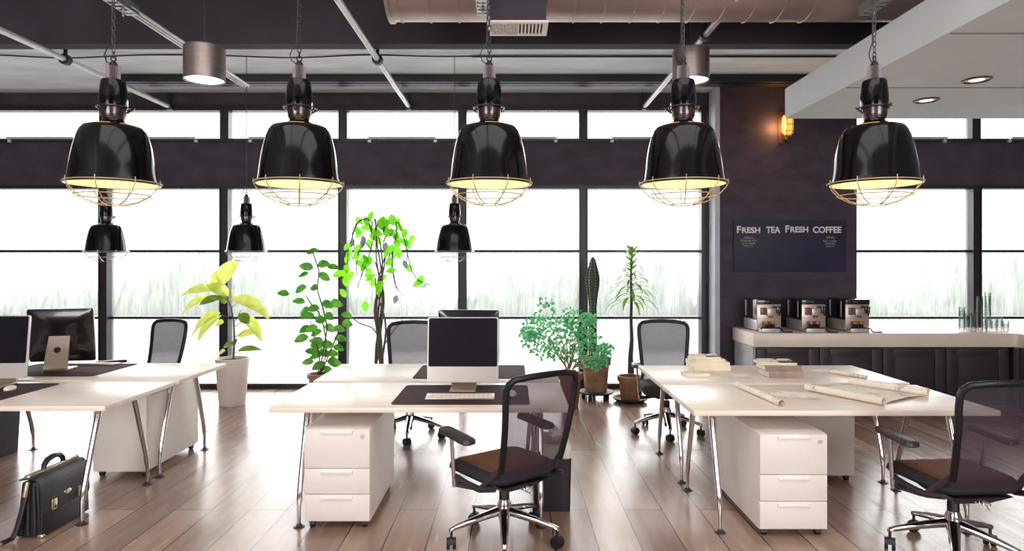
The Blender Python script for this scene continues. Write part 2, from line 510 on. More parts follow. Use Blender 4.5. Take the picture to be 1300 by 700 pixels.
# outside
tag(MB().box(-30, 30, 8.6, 40, -.2, -.1).build('paving', M['outside']), 'pale paving outside the windows', 'paving', kind='structure')
gw = thing('added_garden_wall', 'low white garden wall added to whiten the foot of the fogged windows', 'garden wall', (0, 12.6, -.1))  # added wall, keeps the lower panes bright white below the hedge
MB().box(-19, 19, 0, .25, 0, .56).build('added_masonry', M['outside'], gw)
MB().box(-19, 19, -.04, .29, .56, .62).build('added_coping', M['outside'], gw)
hm = MB()
rng = random.Random(3)
for k in range(900):
    x = rng.uniform(-17, 17); y = rng.uniform(13, 15); hgt = rng.uniform(.2, .8) * (1.1 + .45 * math.sin(x * .7) + .3 * math.sin(x * 1.9 + 1))
    hm.leaf((x, y, -.1), (rng.uniform(-.15, .15), rng.uniform(-.1, .1), 1), hgt + .6, rng.uniform(.1, .3), (0, -1, 0), 0, 4)
tag(hm.build('hedge', M['hedge']), 'pale green hedge blurred beyond the fogged windows', 'hedge', kind='stuff')

# ------------------------------------------------------------------ ceiling services
def pipe(px_end, z, yend, lab, clampY):
    X = (px_end - VX) * yend / F
    r = thing('ceiling_pipe', lab, 'pipe', (X, yend, z), 0, 'painted pipes under the ceiling')
    MB().tube([(0, -11.2, 0), (0, 0, 0)], .028, 12).build('tube', M['pipe'], r)
    e = MB(); e.tube([(0, -.03, 0), (0, .02, 0)], .045, 12)
    e.tube([(0, 0, .03), (0, 0, .17 if z < 3.61 else .1)], .016, 8)
    e.build('end_cap', M['black'], r)
    cl = MB(); y = clampY - yend
    cl.tube([(0, y - .03, 0), (0, y + .03, 0)], .052, 12)
    cl.tube([(0, y, .03), (0, y, .12)], .018, 8)
    cl.tube([(.0 + .035 * math.cos(q), y, .145 + .035 * math.sin(q)) for q in [k * math.pi / 5 for k in range(10)]], .014, 6, loop=True)
    cl.build('clamp', M['black'], r)
    return r
pipe(215, 3.60, 8.17, 'pale ceiling pipe left of the first big lamp', 6.27)
pipe(519, 3.60, 8.17, 'pale ceiling pipe above and between the second and third big lamps', 6.27)
pipe(818, 3.60, 8.17, 'pale ceiling pipe passing behind the fourth big lamp', 5.6)

def strut_root(X, lab, conduits):
    r = thing('ceiling_strut', lab, 'ceiling strut', (X, 4.66, 3.41), 0, 'slotted ceiling struts')
    m = MB()
    m.box(-.045, -.038, -7.9, 0, 0, .07); m.box(.038, .045, -7.9, 0, 0, .07); m.box(-.038, .038, -7.9, 0, .063, .07)
    k = 0.0
    while k < 2.6:                       # slotted underside
        m.box(-.038, .038, -k - .03, -k, 0, .006); k += .062
    m.box(-.038, .038, -7.9, -k, 0, .006)
    m.build('channel', M['steel'], r, smooth=False)
    h = MB().tube([(0, -.12, -.05), (0, -.12, .888)], .007, 8); h.tube([(0, -.12, -.02), (0, -.12, -.004)], .014, 6)
    h.build('hanger_rod', M['steel'], r)
    if conduits:
        for dx in (-.034, .0, .034):
            MB().tube([(dx, -.1, .03), (dx, 1.96, .03)], .0135, 8).build('conduit', M['steel'], r)
    return r
strut_root(-2.75, 'slotted steel strut carrying slim conduits, beside the left drum lamp', True)
strut_root(-.205, 'short slotted steel strut left of the ceiling vent', False)
strut_root(2.56, 'slotted steel strut right of the fourth lamp, near the dropped ceiling', False)

rail = MB().box(-4.65, 3.6, 7.48, 7.62, 3.70, 3.765)
rail.box(-4.65, 3.6, 7.40, 7.44, 3.70, 3.79)
rail.box(-4.65, 3.6, 7.44, 7.48, 3.745, 3.79)
tag(rail.build('ceiling_rail', M['frame'], smooth=False), 'long dark rail on the concrete ceiling near the windows', 'rail')
cb = MB()
pts = []
for k in range(60):
    x = -5.4 + k * .085
    pts.append((x, 6.70 + .02 * math.sin(x * 2.3) + .012 * math.sin(x * 5), 3.772 + .01 * math.sin(x * 3.1)))
cb.tube(pts, .008, 6)
tag(cb.build('cable', M['black']), 'thin black cable sagging along the concrete ceiling at left', 'cable')
tag(MB().tube([(-.42, 6.72, 3.775), (3.4, 6.72, 3.775)], .012, 8).build('conduit', M['black']), 'straight dark conduit on the concrete ceiling right of the third lamp', 'conduit')

d = thing('air_duct', 'round spiral metal air duct with a grille vent under the ceiling', 'duct', (-.96, 5.0, 3.81))
m = MB()
def ring(x, r, n=40): return [Vector((x, r * math.cos(2 * math.pi * k / n), r * math.sin(2 * math.pi * k / n))) for k in range(n)]
m.loft([ring(0, .27), ring(0, .315), ring(.03, .315), ring(.04, .30), ring(6.5, .30)], True, True)
m.build('duct_tube', M['duct'], d)
for k in range(15):
    x = .14 + k * .225
    pts = [(x + .05 * math.sin(a), .302 * math.cos(a), .302 * math.sin(a)) for a in [2 * math.pi * j / 32 for j in range(32)]]
    MB().tube(pts, .007, 5, loop=True).build('duct_seam', M['duct'], d)
v = MB().box(.80, 1.205, -.42, -.17, -.47, -.2)
vo = v.build('vent_box', M['header'], d, smooth=False)
g = MB()
for bx in ((.785, 1.22, -.435, -.40), (.785, 1.22, -.19, -.155)):
    g.box(bx[0], bx[1], bx[2], bx[3], -.482, -.468)
g.box(.785, .81, -.40, -.19, -.482, -.468); g.box(1.195, 1.22, -.40, -.19, -.482, -.468)
for k in range(8):
    x = 1.00 + k * .026
    g.box(x, x + .012, -.40, -.19, -.482, -.47)
for k in range(7):
    for j in range(5):
        g.lathe([(.0135, -.482), (.0185, -.482), (.0185, -.47), (.0135, -.47)], 8, (.828 + k * .0265, -.385 + j * .043 + (k % 2) * .02, 0))
g.build('grille', M['white'], vo)

# drum lamps
def drum(lab, loc, top):
    r = thing('drum_lamp', lab, 'ceiling lamp', loc, 0, 'brushed drum lamps')
    m = MB().lathe([(.145, .012), (.150, 0), (.158, 0), (.158, .262), (.150, .27), (.0001, .27)], 40)
    m.build('drum', M['brushed'], r)
    MB().lathe([(.0001, .010), (.145, .010)], 40).build('diffuser', M['drumlight'], r)
    w = MB().tube([(0, 0, .27), (0, 0, top)], .006, 6)
    w.tube([(-.02 + .012 * math.sin(k * .9), .01, .27 + k * (top - .28) / 20) for k in range(20)], .003, 5)
    w.lathe([(.03, .27), (.022, .295), (.0001, .295)], 12)
    w.build('suspension', M['bracket'], r)
    return r
drum('brushed metal drum lamp hanging near the left conduits', (-2.49, 5.2, 3.09), 1.2105)
drum('brushed metal drum lamp hanging behind the fourth big black lamp', (1.56, 5.6, 3.20), 1.1005)

# ------------------------------------------------------------------ black pendant lamps
def pendant(lit, ceil):
    r = thing('pendant_lamp', '', 'pendant lamp', (0, 0, 0))
    hs = MB()
    n = 48
    rings = []
    for z, q in ((.503, 1), (.574, 1), (.576, .6)):
        rings.append([Vector(((.031 if k % 2 else .026) * q * math.cos(2 * math.pi * k / n), (.031 if k % 2 else .026) * q * math.sin(2 * math.pi * k / n), z)) for k in range(n)])
    hs.loft(rings)
    hs.build('heat_sink', M['sink'], r)
    hk = MB().lathe([(.022, .576), (.016, .59), (.008, .602), (.0001, .604)], 12)
    hk.tube([(.012 * math.cos(q), 0, .612 + .012 * math.sin(q)) for q in [k * math.pi / 6 for k in range(12)]], .0035, 6, loop=True)
    hk.build('hook', M['blackmetal'], r)
    MB().lathe([(.0001, .506), (.050, .506), (.054, .500), (.058, .470), (.0615, .43), (.0625, .40), (.060, .372), (.0001, .372)], 32).build('housing', M['gloss'], r)
    ct = MB().lathe([(.0001, .372), (.057, .372), (.056, .345), (.054, .330), (.048, .316), (.0001, .316)], 24)
    ct.tube([(.073 * math.cos(q), .073 * math.sin(q), .372) for q in [k * math.pi / 16 for k in range(32)]], .004, 6, loop=True)
    for k in range(3):
        a = k * 2.094 + .4
        ct.tube([(.056 * math.cos(a), .056 * math.sin(a), .35), (.085 * math.cos(a), .085 * math.sin(a), .372), (.088 * math.cos(a), .088 * math.sin(a), .38)], .005, 6)
    ct.build('clamp_ring', M['smoked'], r)
    MB().lathe([(.044, .318), (.047, .306), (.060, .298), (.066, .293), (.066, .284)], 32).build('collar', M['gloss'], r)
    for k in range(5):                                      # ventilation slots around the neck
        sl = MB(); a0 = k * 2 * math.pi / 5 - math.pi / 2 - .42
        arc = [a0 + .84 * j / 8 for j in range(9)]
        sl.loft([[Vector((rr * math.cos(a), rr * math.sin(a), z)) for a in arc] for rr, z in ((.0665, .2885), (.108, .2835))], False, False)
        sl.build('vent_slot', M['slot'] if lit else M['cream'], r)
    sh = MB().lathe([(.060, .284), (.110, .2815), (.128, .276), (.142, .258), (.155, .225), (.168, .175), (.178, .125), (.186, .075), (.192, .03), (.196, .012), (.206, .004), (.207, -.002), (.200, -.003)], 48)
    sh.build('shade', M['gloss'], r)
    ln = MB().lathe([(.0001, .265), (.10, .262), (.132, .245), (.148, .212), (.161, .165), (.172, .12), (.181, .07), (.188, .025), (.199, -.002)], 40)
    ln.build('shade_lining', M['cream'] if lit else M['creamoff'], r)
    MB().sphere((0, 0, .13), .05, 16, 10, 1.25).build('bulb', M['bulb'] if lit else M['bulboff'], r)
    cg = MB()
    def circ(rad, z, n=32): return [(rad * math.cos(2 * math.pi * k / n), rad * math.sin(2 * math.pi * k / n), z) for k in range(n)]
    cg.tube(circ(.209, .006, 40), .003, 5, loop=True)
    cg.tube(circ(.165, -.055), .0025, 5, loop=True)
    cg.tube(circ(.06, -.10, 20), .0025, 5, loop=True)
    for k in range(8):
        a = 2 * math.pi * k / 8 + .2
        prof = [(.209, .022), (.211, .004), (.200, -.018), (.165, -.055), (.115, -.084), (.06, -.10)]
        cg.tube([(q * math.cos(a), q * math.sin(a), z) for q, z in prof], .0025, 5)
    cg.build('wire_cage', M['gold'] if lit else M['silver'], r)
    top = ceil
    if lit:
        ch = MB(); z = .63; k = 0
        while z < top - .02:
            lk = [(.008 * math.cos(q) + 0, 0, z + .017 * math.sin(q)) if k % 2 else (0, .008 * math.cos(q), z + .017 * math.sin(q)) for q in [j * math.pi / 5 for j in range(10)]]
            ch.tube(lk, .0026, 4, loop=True); z += .026; k += 1
        ch.build('chain', M['bracket'], r)
        cd = MB().tube([(-.012, 0, .585), (-.035, 0, .60), (-.045, 0, .63), (-.03, 0, .665), (-.012, .003, .69), (-.008, .003, .9), (-.012, .003, 1.2), (-.008, 0, top)], .0028, 5)
        cd.build('power_cord', M['black'], r)
    else:
        cd = MB().tube([(0, 0, .62), (0, 0, top)], .004, 5)
        cd.tube([(-.012, 0, .585), (-.032, 0, .60), (-.04, 0, .63), (-.025, 0, .66), (-.003, 0, .68)], .0028, 5)
        cd.build('power_cord', M['bracket'], r)
    return r
LX = [-1.943, -1.037, -.111, .835, 1.767]
llab = ['leftmost of the five big lit black lamps, in front of a small one', 'second big lit black caged lamp from the left', 'middle of the five big lit black caged lamps, under the vent', 'fourth big lit black caged lamp, in front of the right drum lamp', 'rightmost big lit black caged lamp, before the dropped ceiling']
big = pendant(True, 2.30)
for i, X in enumerate(LX):
    o = big if i == 0 else copy_tree(big)
    o.location = (X, 3.13, 2.0); o['label'] = llab[i]; o['group'] = 'row of big lit pendant lamps'
    o.rotation_euler = (0, 0, i * .13)
small = pendant(False, 2.06)
for i, (X, z, lb) in enumerate(((-4.247, 1.727, 'leftmost small unlit black lamp, under the first big lamp'), (-2.779, 1.727, 'small unlit black lamp above the yellow-green plant'), (-.602, 1.727, 'small unlit black lamp near the window centre, beside the neon-leaved tree'))):
    o = small if i == 0 else copy_tree(small)
    o.location = (X, 6.72, z); o['label'] = lb; o['group'] = 'small unlit pendant lamps'

# downlights and sconce
def downlight(x, y, lab):
    z = 3.03
    D = (z - H) * F / (VY - y)
    r = thing('downlight', lab, 'downlight', ((x - VX) * D / F, D, z - .002), 0, 'recessed downlights')
    MB().lathe([(.084, .0), (.086, -.010), (.098, -.008), (.102, .001)], 32).build('trim_ring', M['bracket'], r)
    MB().lathe([(.052, -.004), (.085, -.001)], 32).build('reflector', mat('bronze_reflector', (170, 118, 70), .3, .6), r)
    MB().lathe([(.0001, -.004), (.053, -.004)], 24).build('lamp', M['downlight'], r)
downlight(1240, 101, 'larger recessed round downlight, nearer the right photo edge')
downlight(1176, 127, 'smaller recessed round downlight, nearer the windows')
sx = at(996, 163, 7.95)
sc = thing('wall_sconce', 'amber caged bulkhead wall lamp on the dark pier', 'wall lamp', (sx.x, 7.95, sx.z))
MB().box(-.085, .06, -.03, 0, -.20, .20).build('back_plate', mat('rusty_plate', (84, 48, 38), .6), sc, bevel=.012)
MB().lathe([(.0001, -.10), (.045, -.09), (.062, -.05), (.064, .10), (.05, .14), (.0001, .15)], 20, (.0, -.09, 0)).build('glass', M['sconce'], sc)
cg = MB()
for z in (-.06, .02, .1):
    cg.tube([(.069 * math.cos(q), -.09 + .069 * math.sin(q), z) for q in [k * math.pi / 10 for k in range(20)]], .005, 5, loop=True)
for k in range(6):
    a = k * math.pi / 3
    cg.tube([(.069 * math.cos(a), -.09 + .069 * math.sin(a), .12), (.069 * math.cos(a), -.09 + .069 * math.sin(a), -.07), (.03 * math.cos(a), -.09 + .03 * math.sin(a), -.115)], .005, 5)
cg.build('cage', M['brass'], sc)
MB().sphere((0, -.07, -.155), .035, 12, 8).build('knob', M['bracket'], sc)
L = bpy.data.lights.new('sconce_glow', 'POINT'); L.energy = 5; L.color = (1, .5, .18); L.shadow_soft_size = .05
lo = bpy.data.objects.new('sconce_glow', L); COL.objects.link(lo); lo.location = (sx.x - .13, 7.85, sx.z)

# ------------------------------------------------------------------ desks
DW, DD = 1.82, .80
def make_desk():
    r = thing('desk', '', 'desk')
    MB().box(-DW / 2, DW / 2, 0, DD, .708, .74).build('tabletop', M['desk'], r, bevel=.004)
    MB().box(-DW / 2 + .2, DW / 2 - .2, .34, .46, .668, .708).build('crossbeam', M['white'], r, bevel=.004)
    for sx_ in (-1, 1):
        x = sx_ * (DW / 2 - .17)
        b = MB().box(x - .035, x + .035, .16, .64, .672, .7075)
        b.build('bracket', M['white'], r, bevel=.008)
        for sy in (-1, 1):
            yt, yk, yf = .40 + sy * .19, .40 + sy * .345, .40 + sy * .355
            pts = [(x, yt, .675), (x, yt + sy * .02, .61), (x, yk - sy * .012, .23), (x, yk, .17), (x, yf, .12), (x, yf, .02)]
            lg = MB().tube(pts, [.020, .020, .0165, .0175, .012, .010], 12).build('leg', M['chrome'], r)
            MB().lathe([(.0001, .024), (.013, .022), (.016, .008), (.034, .004), (.034, 0), (.0001, 0)], 16, (x, yf, 0)).build('foot', M['bracket'], lg)
    return r
dk0 = make_desk()
deskpos = [(-3.395, 3.92, 'front white desk at left, with a computer facing the viewer'),
           (-3.395, 4.79, 'rear white desk at left, under the computer seen from behind'),
           (-.562, 3.88, 'front white desk in the middle, with computer and keyboard'),
           (-.562, 4.75, 'rear white desk in the middle, behind the front computer'),
           (1.985, 3.80, 'front white desk at right, with unrolled plans on it'),
           (1.985, 4.67, 'rear white desk at right, with two stacks of books')]
for i, (x, y, lb) in enumerate(deskpos):
    o = dk0 if i == 0 else copy_tree(dk0)
    o.location = (x, y, 0); o['label'] = lb; o['group'] = 'white office desks'

def make_pedestal():
    r = thing('drawer_pedestal', '', 'drawer cabinet', (0, 0, 0), 0, 'white drawer pedestals')
    MB().box(-.2, .2, .018, .80, .045, .61).build('cabinet_body', M['white'], r, bevel=.003)
    zs = [(.415, .606), (.235, .411), (.052, .231)]
    zs = [(.372, .608), (.215, .368), (.05, .211)]
    for z0, z1 in zs:
        dd = MB().box(-.198, .198, 0, .018, z0, z1).build('drawer', M['white'], r, bevel=.003)
        h = MB().box(-.095, .095, -.012, .002, z1 - .026, z1 - .008).build('handle', M['handle'], dd, bevel=.003)
    lk = MB(); lk.tube([(.155, -.006, .565), (.155, .002, .565)], .012, 14); lk.box(.1535, .1565, -.0075, -.005, .559, .571)
    lk.build('lock', M['silver'], r)
    for x in (-.16, .16):
        for y in (.05, .75):
            c = MB().box(x - .018, x + .018, y - .02, y + .02, .03, .047)
            c.tube([(x - .015, y, .02), (x + .015, y, .02)], .02, 12)
            c.build('caster', M['black'], r)
    return r
pd = make_pedestal()
pd.location = (-1.06, 3.885, 0); pd['label'] = 'white three-drawer pedestal under the middle front desk'
dup(pd, 'white three-drawer pedestal under the right front desk', (1.654, 3.77, 0))
dup(pd, 'white pedestal seen from behind under the right rear desk', (2.325, 5.53, 0), math.pi)
dup(pd, 'white pedestal under the left rear desk, behind the briefcase', (-2.945, 5.62, 0), math.pi)

# ------------------------------------------------------------------ desk pads and computers
def pad(x, y, w, dpt, lb):
    p = MB().prism(rrect(0, 0, w, dpt, .035), 'z', 0, .004)
    o = p.build('desk_pad', M['mat']); o.location = (x, y, .74)
    tag(o, lb, 'desk pad', 'dark brown desk pads')
pad(-.32, 4.265, .86, .62, 'dark brown desk pad under the middle front keyboard')
pad(-.325, 5.15, .86, .62, 'dark brown desk pad on the middle rear desk')
pad(-3.685, 4.31, .86, .66, 'dark brown desk pad on the left front desk, under the mouse')
pad(-3.655, 5.24, .86, .62, 'dark brown desk pad on the left rear desk')

def make_computer():
    r = thing('desktop_computer', '', 'computer', (0, 0, 0), 0, 'all-in-one desktop computers')
    tilt = R(-6)
    def T(m):                       # tilt the display head back about its foot
        A = Matrix.Translation((0, 0, .06)) @ Matrix.Rotation(tilt, 4, 'X') @ Matrix.Translation((0, 0, -.06))
        m.v = [A @ v for v in m.v]; return m
    w, z0, z1 = .485, .06, .50
    fr = MB().prism(rrect(0, (z0 + z1) / 2, w, z1 - z0, .014), 'y', 0, .014)
    T(fr).build('front_bezel', M['imac'], r)
    sc_ = MB().prism(rrect(0, (.165 + .494) / 2, w - .016, .494 - .165, .012), 'y', -.0015, .002)
    T(sc_).build('screen', M['screen'], r)
    rings = []
    for y, ins, rad in ((.0141, .001, .016), (.026, .004, .02), (.036, .03, .04), (.046, .10, .06), (.052, .17, .04)):
        rings.append([Vector((x, y, z)) for x, z in rrect(0, (z0 + z1) / 2, w - 2 * ins, z1 - z0 - 2 * ins, rad)])
    T(MB().loft(rings)).build('rear_shell', M['shell'], r)
    st = MB()
    pr = [(.055, .30), (.067, .30), (.150, .03), (.152, .012), (.146, 0), (-.045, 0), (-.050, .005), (-.045, .009), (.128, .012), (.134, .022)]
    n = len(pr)
    wid = lambda z: .075 + (.30 - z) * .04
    st.add([(-wid(z), y, z) for y, z in pr] + [(wid(z), y, z) for y, z in pr],
           [tuple(range(n - 1, -1, -1)), tuple(range(n, 2 * n))] + [(k, (k + 1) % n, n + (k + 1) % n, n + k) for k in range(n)])
    so_ = st.build('stand', M['imacstand'], r)
    cc = Vector((0, .112, .165)); nrm = Vector((0, .27, .083)).normalized()
    MB().tube([cc - nrm * .003, cc + nrm * .004], .024, 20).build('cable_hole', M['black'], so_)
    return r
cp = make_computer()
cp.location = (-.335, 4.36, .744); cp['label'] = 'silver all-in-one computer facing the viewer on the middle front desk'
dup(cp, 'all-in-one computer seen from behind, mostly hidden by the middle front one', (-.345, 5.17, .744), math.pi)
dup(cp, 'all-in-one computer at the left photo edge, facing the viewer', (-3.66, 4.50, .744), R(3))
dup(cp, 'all-in-one computer seen from behind with tan stand, left rear desk', (-3.70, 5.30, .744), math.pi + R(12))

def make_keyboard():
    r = thing('keyboard', '', 'keyboard', (0, 0, 0), 0, 'slim white keyboards')
    MB().hexa([(-.22, -.058, 0), (.22, -.058, 0), (.22, .058, 0), (-.22, .058, 0)], [(-.22, -.058, .006), (.22, -.058, .006), (.22, .058, .016), (-.22, .058, .016)]).build('base', M['imacstand'], r, bevel=.002)
    k = MB()
    for j in range(5):
        for i in range(14):
            x = -.208 + i * .0298; y = -.048 + j * .0202; z = .0065 + (y + .058) / .116 * .010
            k.box(x, x + .026, y, y + .0165, z, z + .003)
    tag(k.build('keys', M['keys'], r, smooth=False), kind=None)
    return r
kb = make_keyboard()
kb.location = (-.335, 4.15, .744); kb['label'] = 'slim white keyboard before the middle front computer'
dup(kb, 'slim white keyboard cut off by the left photo edge', (-3.745, 4.36, .744), R(2))
dup(kb, 'slim white keyboard behind the left rear computer', (-3.60, 5.50, .744), math.pi)
def mouse(x, y, lb):
    r = thing('mouse', lb, 'computer mouse', (x, y, .744), R(8), 'white computer mice')
    rings = []
    for z, q in ((0, .9), (.008, 1), (.018, .92), (.026, .65), (.029, .3)):
        rings.append([Vector((.031 * q * math.cos(a), .055 * q * math.sin(a), z)) for a in [k * math.pi / 10 for k in range(20)]])
    MB().loft(rings).build('shell', M['keys'], r)
    MB().tube([(-.003, .025, .024), (.003, .025, .024)], .006, 10).build('scroll_wheel', M['silver'], r)
mouse(-.0, 4.22, 'white mouse on the middle desk pad, seen through the chair mesh')
mouse(-3.44, 4.40, 'white mouse on the left front desk pad')

# ------------------------------------------------------------------ office chairs
def make_chair(meshmat, seatmat):
    r = thing('office_chair', '', 'office chair', (0, 0, 0), 0, 'mesh-back office chairs')
    hub = MB().lathe([(.0001, .085), (.022, .085), (.024, .115), (.030, .13), (.040, .150), (.042, .215), (.030, .245), (.0001, .245)], 24)
    hub.build('base_hub', M['chrome'], r)
    MB().lathe([(.0001, .06), (.02, .062), (.0225, .08), (.0225, .11), (.0001, .11)], 16).build('column_foot', M['black'], r)
    for k in range(5):
        a = R(90 + 72 * k)
        u = Vector((math.cos(a), math.sin(a), 0))
        pts = [u * .02 + Vector((0, 0, .180)), u * .10 + Vector((0, 0, .163)), u * .20 + Vector((0, 0, .140)), u * .29 + Vector((0, 0, .116)), u * .318 + Vector((0, 0, .108)), u * .325 + Vector((0, 0, .096))]
        sp = MB().tube(pts, [.034, .030, .024, .019, .016, .010], 10, flat=.75).build('base_spoke', M['chrome'], r)
        cpos = u * .315
        c = MB()
        c.tube([cpos + Vector((0, 0, .11)), cpos + Vector((0, 0, .05))], .008, 8)
        side = Vector((-u.y, u.x, 0))
        rot = Matrix.Rotation(R(35 + 40 * k), 3, 'Z')
        sd = rot @ side; fw = rot @ u
        c.loft([[cpos + sd * s + fw * (.034 * math.cos(q)) + Vector((0, 0, .034 + .034 * math.sin(q))) for q in [j * math.pi / 8 for j in range(9)]] for s in (-.008, .008)], True, True)
        co = c.build('caster', M['black'], r)
        for s in (-.018, .018):
            MB().tube([cpos + sd * (s - .009) + Vector((0, 0, .0325)), cpos + sd * (s + .009) + Vector((0, 0, .0325))], .0325, 16).build('wheel', M['black'], co)
    MB().lathe([(.0001, .215), (.030, .215), (.030, .29), (.024, .305), (.0001, .305)], 20).build('column_sleeve', M['black'], r)
    MB().lathe([(.0001, .30), (.014, .30), (.014, .36), (.0001, .36)], 16).build('gas_column', M['chrome'], r)
    mech = MB().hexa([(-.10, -.14, .335), (.10, -.14, .335), (.10, .10, .335), (-.10, .10, .335)], [(-.17, -.22, .395), (.17, -.22, .395), (.17, .14, .395), (-.17, .14, .395)])
    mech.build('tilt_mechanism', M['black'], r, bevel=.01)
    sp = MB()
    sp.tube([(.0 + .016 * math.cos(q), -.16 - q * .004, .362 + .016 * math.sin(q)) for q in [k * .6 for k in range(40)]], .003, 5)
    sp.build('tilt_spring', M['silver'], r)
    def seat_ring(z, ins, front=0):
        out = []
        for x, y in rrect(0, .03, .50 - 2 * ins, .50 - 2 * ins, max(.02, .11 - ins), 6):
            dz = 0
            if y > .12: dz = -.035 * ((y - .12) / .16) ** 2
            dz += .012 * (abs(x) / .25) ** 2
            out.append(Vector((x, y, z + dz)))
        return out
    MB().loft([seat_ring(.398, .05), seat_ring(.404, .015), seat_ring(.422, .0), seat_ring(.446, .004), seat_ring(.462, .02), seat_ring(.468, .05)]).build('seat', M['seat'], r)
    MB().loft([seat_ring(.465, .042), seat_ring(.4725, .055), seat_ring(.476, .10), seat_ring(.470, .19)]).build('seat_pad', seatmat, r)
    # backrest loop: a rounded trapezoid leaning back
    def by(z): u = (z - .46) / .56; return -.225 - .13 * u + .05 * math.sin(u * math.pi) * -.35
    loop = []
    bw = lambda z: .205 + .035 * min(1, (z - .5) / .4)
    zt, zb = 1.015, .50
    def P(x, z): return Vector((x, by(z) - .05 * (1 - (x / .24) ** 2) * 1, z))
    left = [P(-bw(zb + (zt - .06 - zb) * k / 7), zb + (zt - .06 - zb) * k / 7) for k in range(8)]
    topc = [P(-.232, zt - .03), P(-.205, zt - .006), P(-.12, zt + .006), P(0, zt + .010), P(.12, zt + .006), P(.205, zt - .006), P(.232, zt - .03)]
    right = [Vector((-v.x, v.y, v.z)) for v in reversed(left)]
    path = left + topc + right
    MB().tube(path, .0165, 10, flat=1.15).build('back_frame', M['blackmetal'], r)
    # mesh membrane
    rows = 15; cols = 13; vs = []; fs = []
    for i in range(rows):
        z = .452 + (zt - .452) * i / (rows - 1)
        for j in range(cols):
            u = -1 + 2 * j / (cols - 1)
            x = u * (bw(z) if z > .5 else .205)
            zz = z - (.05 * max(0, abs(u) - .85) / .15 if i == rows - 1 else 0)
            vs.append(P(x, zz) + Vector((0, .004, 0)))
    for i in range(rows - 1):
        for j in range(cols - 1):
            a = i * cols + j
            fs.append((a, a + 1, a + cols + 1, a + cols))
    MB().add(vs, fs).build('back_mesh', meshmat, r)
    for s in (-1, 1):
        up = MB()
        up.tube([(s * .205, by(.52) - .012, .53), (s * .215, -.215, .49), (s * .235, -.17, .44), (s * .25, -.13, .395)], [.015, .016, .018, .016], 8)
        up.tube([(s * .255, .12, .395), (s * .255, .02, .385), (s * .252, -.12, .385), (s * .24, -.24, .415)], [.016, .018, .018, .014], 8)
        up.tube([(s * .258, .13, .40), (s * .255, .125, .35), (s * .17, .02, .335), (s * .08, -.03, .345)], [.018, .017, .015, .015], 8)
        up.build('side_rail', M['bracket'], r)
        arm = MB().tube([(s * .262, .125, .335), (s * .268, .125, .42), (s * .285, .12, .63)], [.014, .014, .014], 10, flat=.8).build('arm_post', M['silver'], r)
        ap = []
        for z, ins in ((.624, .010), (.629, .0), (.646, .0), (.654, .006), (.657, .016)):
            ap.append([Vector((x, y, z + .012 * ((y - .0) / .2))) for x, y in rrect(s * .285, .065, .088 - 2 * ins, .30 - 2 * ins, .034 - ins, 5)])
        MB().loft(ap).build('arm_pad', M['armpad'], arm)
    return r
ch = make_chair(M['meshback'], M['pad'])
ch.location = (-.045, 3.73, 0); ch.rotation_euler = (0, 0, R(37)); ch['label'] = 'black mesh office chair at the middle front desk, seen from behind'
dup(ch, 'black mesh office chair at the right front desk, cut by the photo edge', (2.44, 3.55, 0), R(4))
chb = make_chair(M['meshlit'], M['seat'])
chb.location = (-3.63, 6.22, 0); chb.rotation_euler = (0, 0, R(156)); chb['label'] = 'mesh office chair with painted-in light behind the left rear desk'
dup(chb, 'mesh office chair with painted-in light behind the middle desks, beside the front computer', (-.95, 5.98, 0), R(184))
dup(chb, 'mesh office chair with painted-in light behind the right rear desk, beside the dracaena', (1.47, 6.10, 0), R(172))

# ------------------------------------------------------------------ briefcase and bins
b = thing('briefcase', 'black leather briefcase with brass fittings standing on the floor', 'briefcase', (-2.835, 3.97, 0))
bw_, bl, bh = .15, .42, .345
MB().hexa([(-.075, -.205, .004), (.075, -.205, .004), (.075, .205, .004), (-.075, .205, .004)], [(-.05, -.195, bh - .02), (.05, -.195, bh - .02), (.05, .195, bh - .02), (-.05, .195, bh - .02)]).build('body', M['leatherin'], b, bevel=.012)
for k in range(3):                     # gusset folds on both ends
    x = -.032 + k * .032
    for s in (-1, 1):
        MB().tube([(x * 1.3, s * .207, .02), (x * 1.1, s * .205, .18), (x * .8, s * .196, .30)], .011, 8).build('gusset_fold', M['leather'], b)
pr = [(.079, .13), (.084, .15), (.080, .25), (.070, .315), (.045, .347), (0, .355), (-.05, .345), (-.056, .335), (0, .345), (.042, .338), (.064, .308), (.072, .25), (.076, .15), (.074, .13)]
fl = MB().prism(pr, 'y', -.212, .212).build('flap', M['leather'], b)
fp = MB().hexa([(.074, -.208, .01), (.083, -.208, .01), (.083, .208, .01), (.074, .208, .01)], [(.068, -.205, .20), (.077, -.205, .20), (.077, .205, .20), (.068, .205, .20)]).build('front_pocket', M['leather'], b, bevel=.003)
MB().box(-.02, .012, -.215, .215, .352, .368).build('top_bar', M['brass'], b, bevel=.004)
hd = MB().tube([(0, -.085, .366), (0, -.08, .39), (0, -.05, .415), (0, 0, .424), (0, .05, .415), (0, .08, .39), (0, .085, .366)], [.010, .012, .014, .014, .014, .012, .010], 8, flat=1.5)
hd.build('handle', M['leather'], b)
for y in (-.115, .12):
    lk = MB().box(.080, .092, y - .022, y + .022, .135, .20).build('lock', M['brass'], b, bevel=.004)
    MB().tube([(.091, y, .155), (.095, y, .155)], .009, 12).build('keyhole', M['bracket'], lk)
em = MB(); em.loft([[Vector((x, .004 + .030 * q * math.cos(a), .205 + .016 * q * math.sin(a))) for a in [k * math.pi / 10 for k in range(20)]] for x, q in ((.079, 1), (.090, .9), (.0915, .6))])
em.build('emblem', M['brass'], b)
st = MB().tube([(-.0, -.21, .33), (.0, -.222, .30), (-.005, -.228, .25)], .012, 8).build('strap_clip', M['brass'], b)
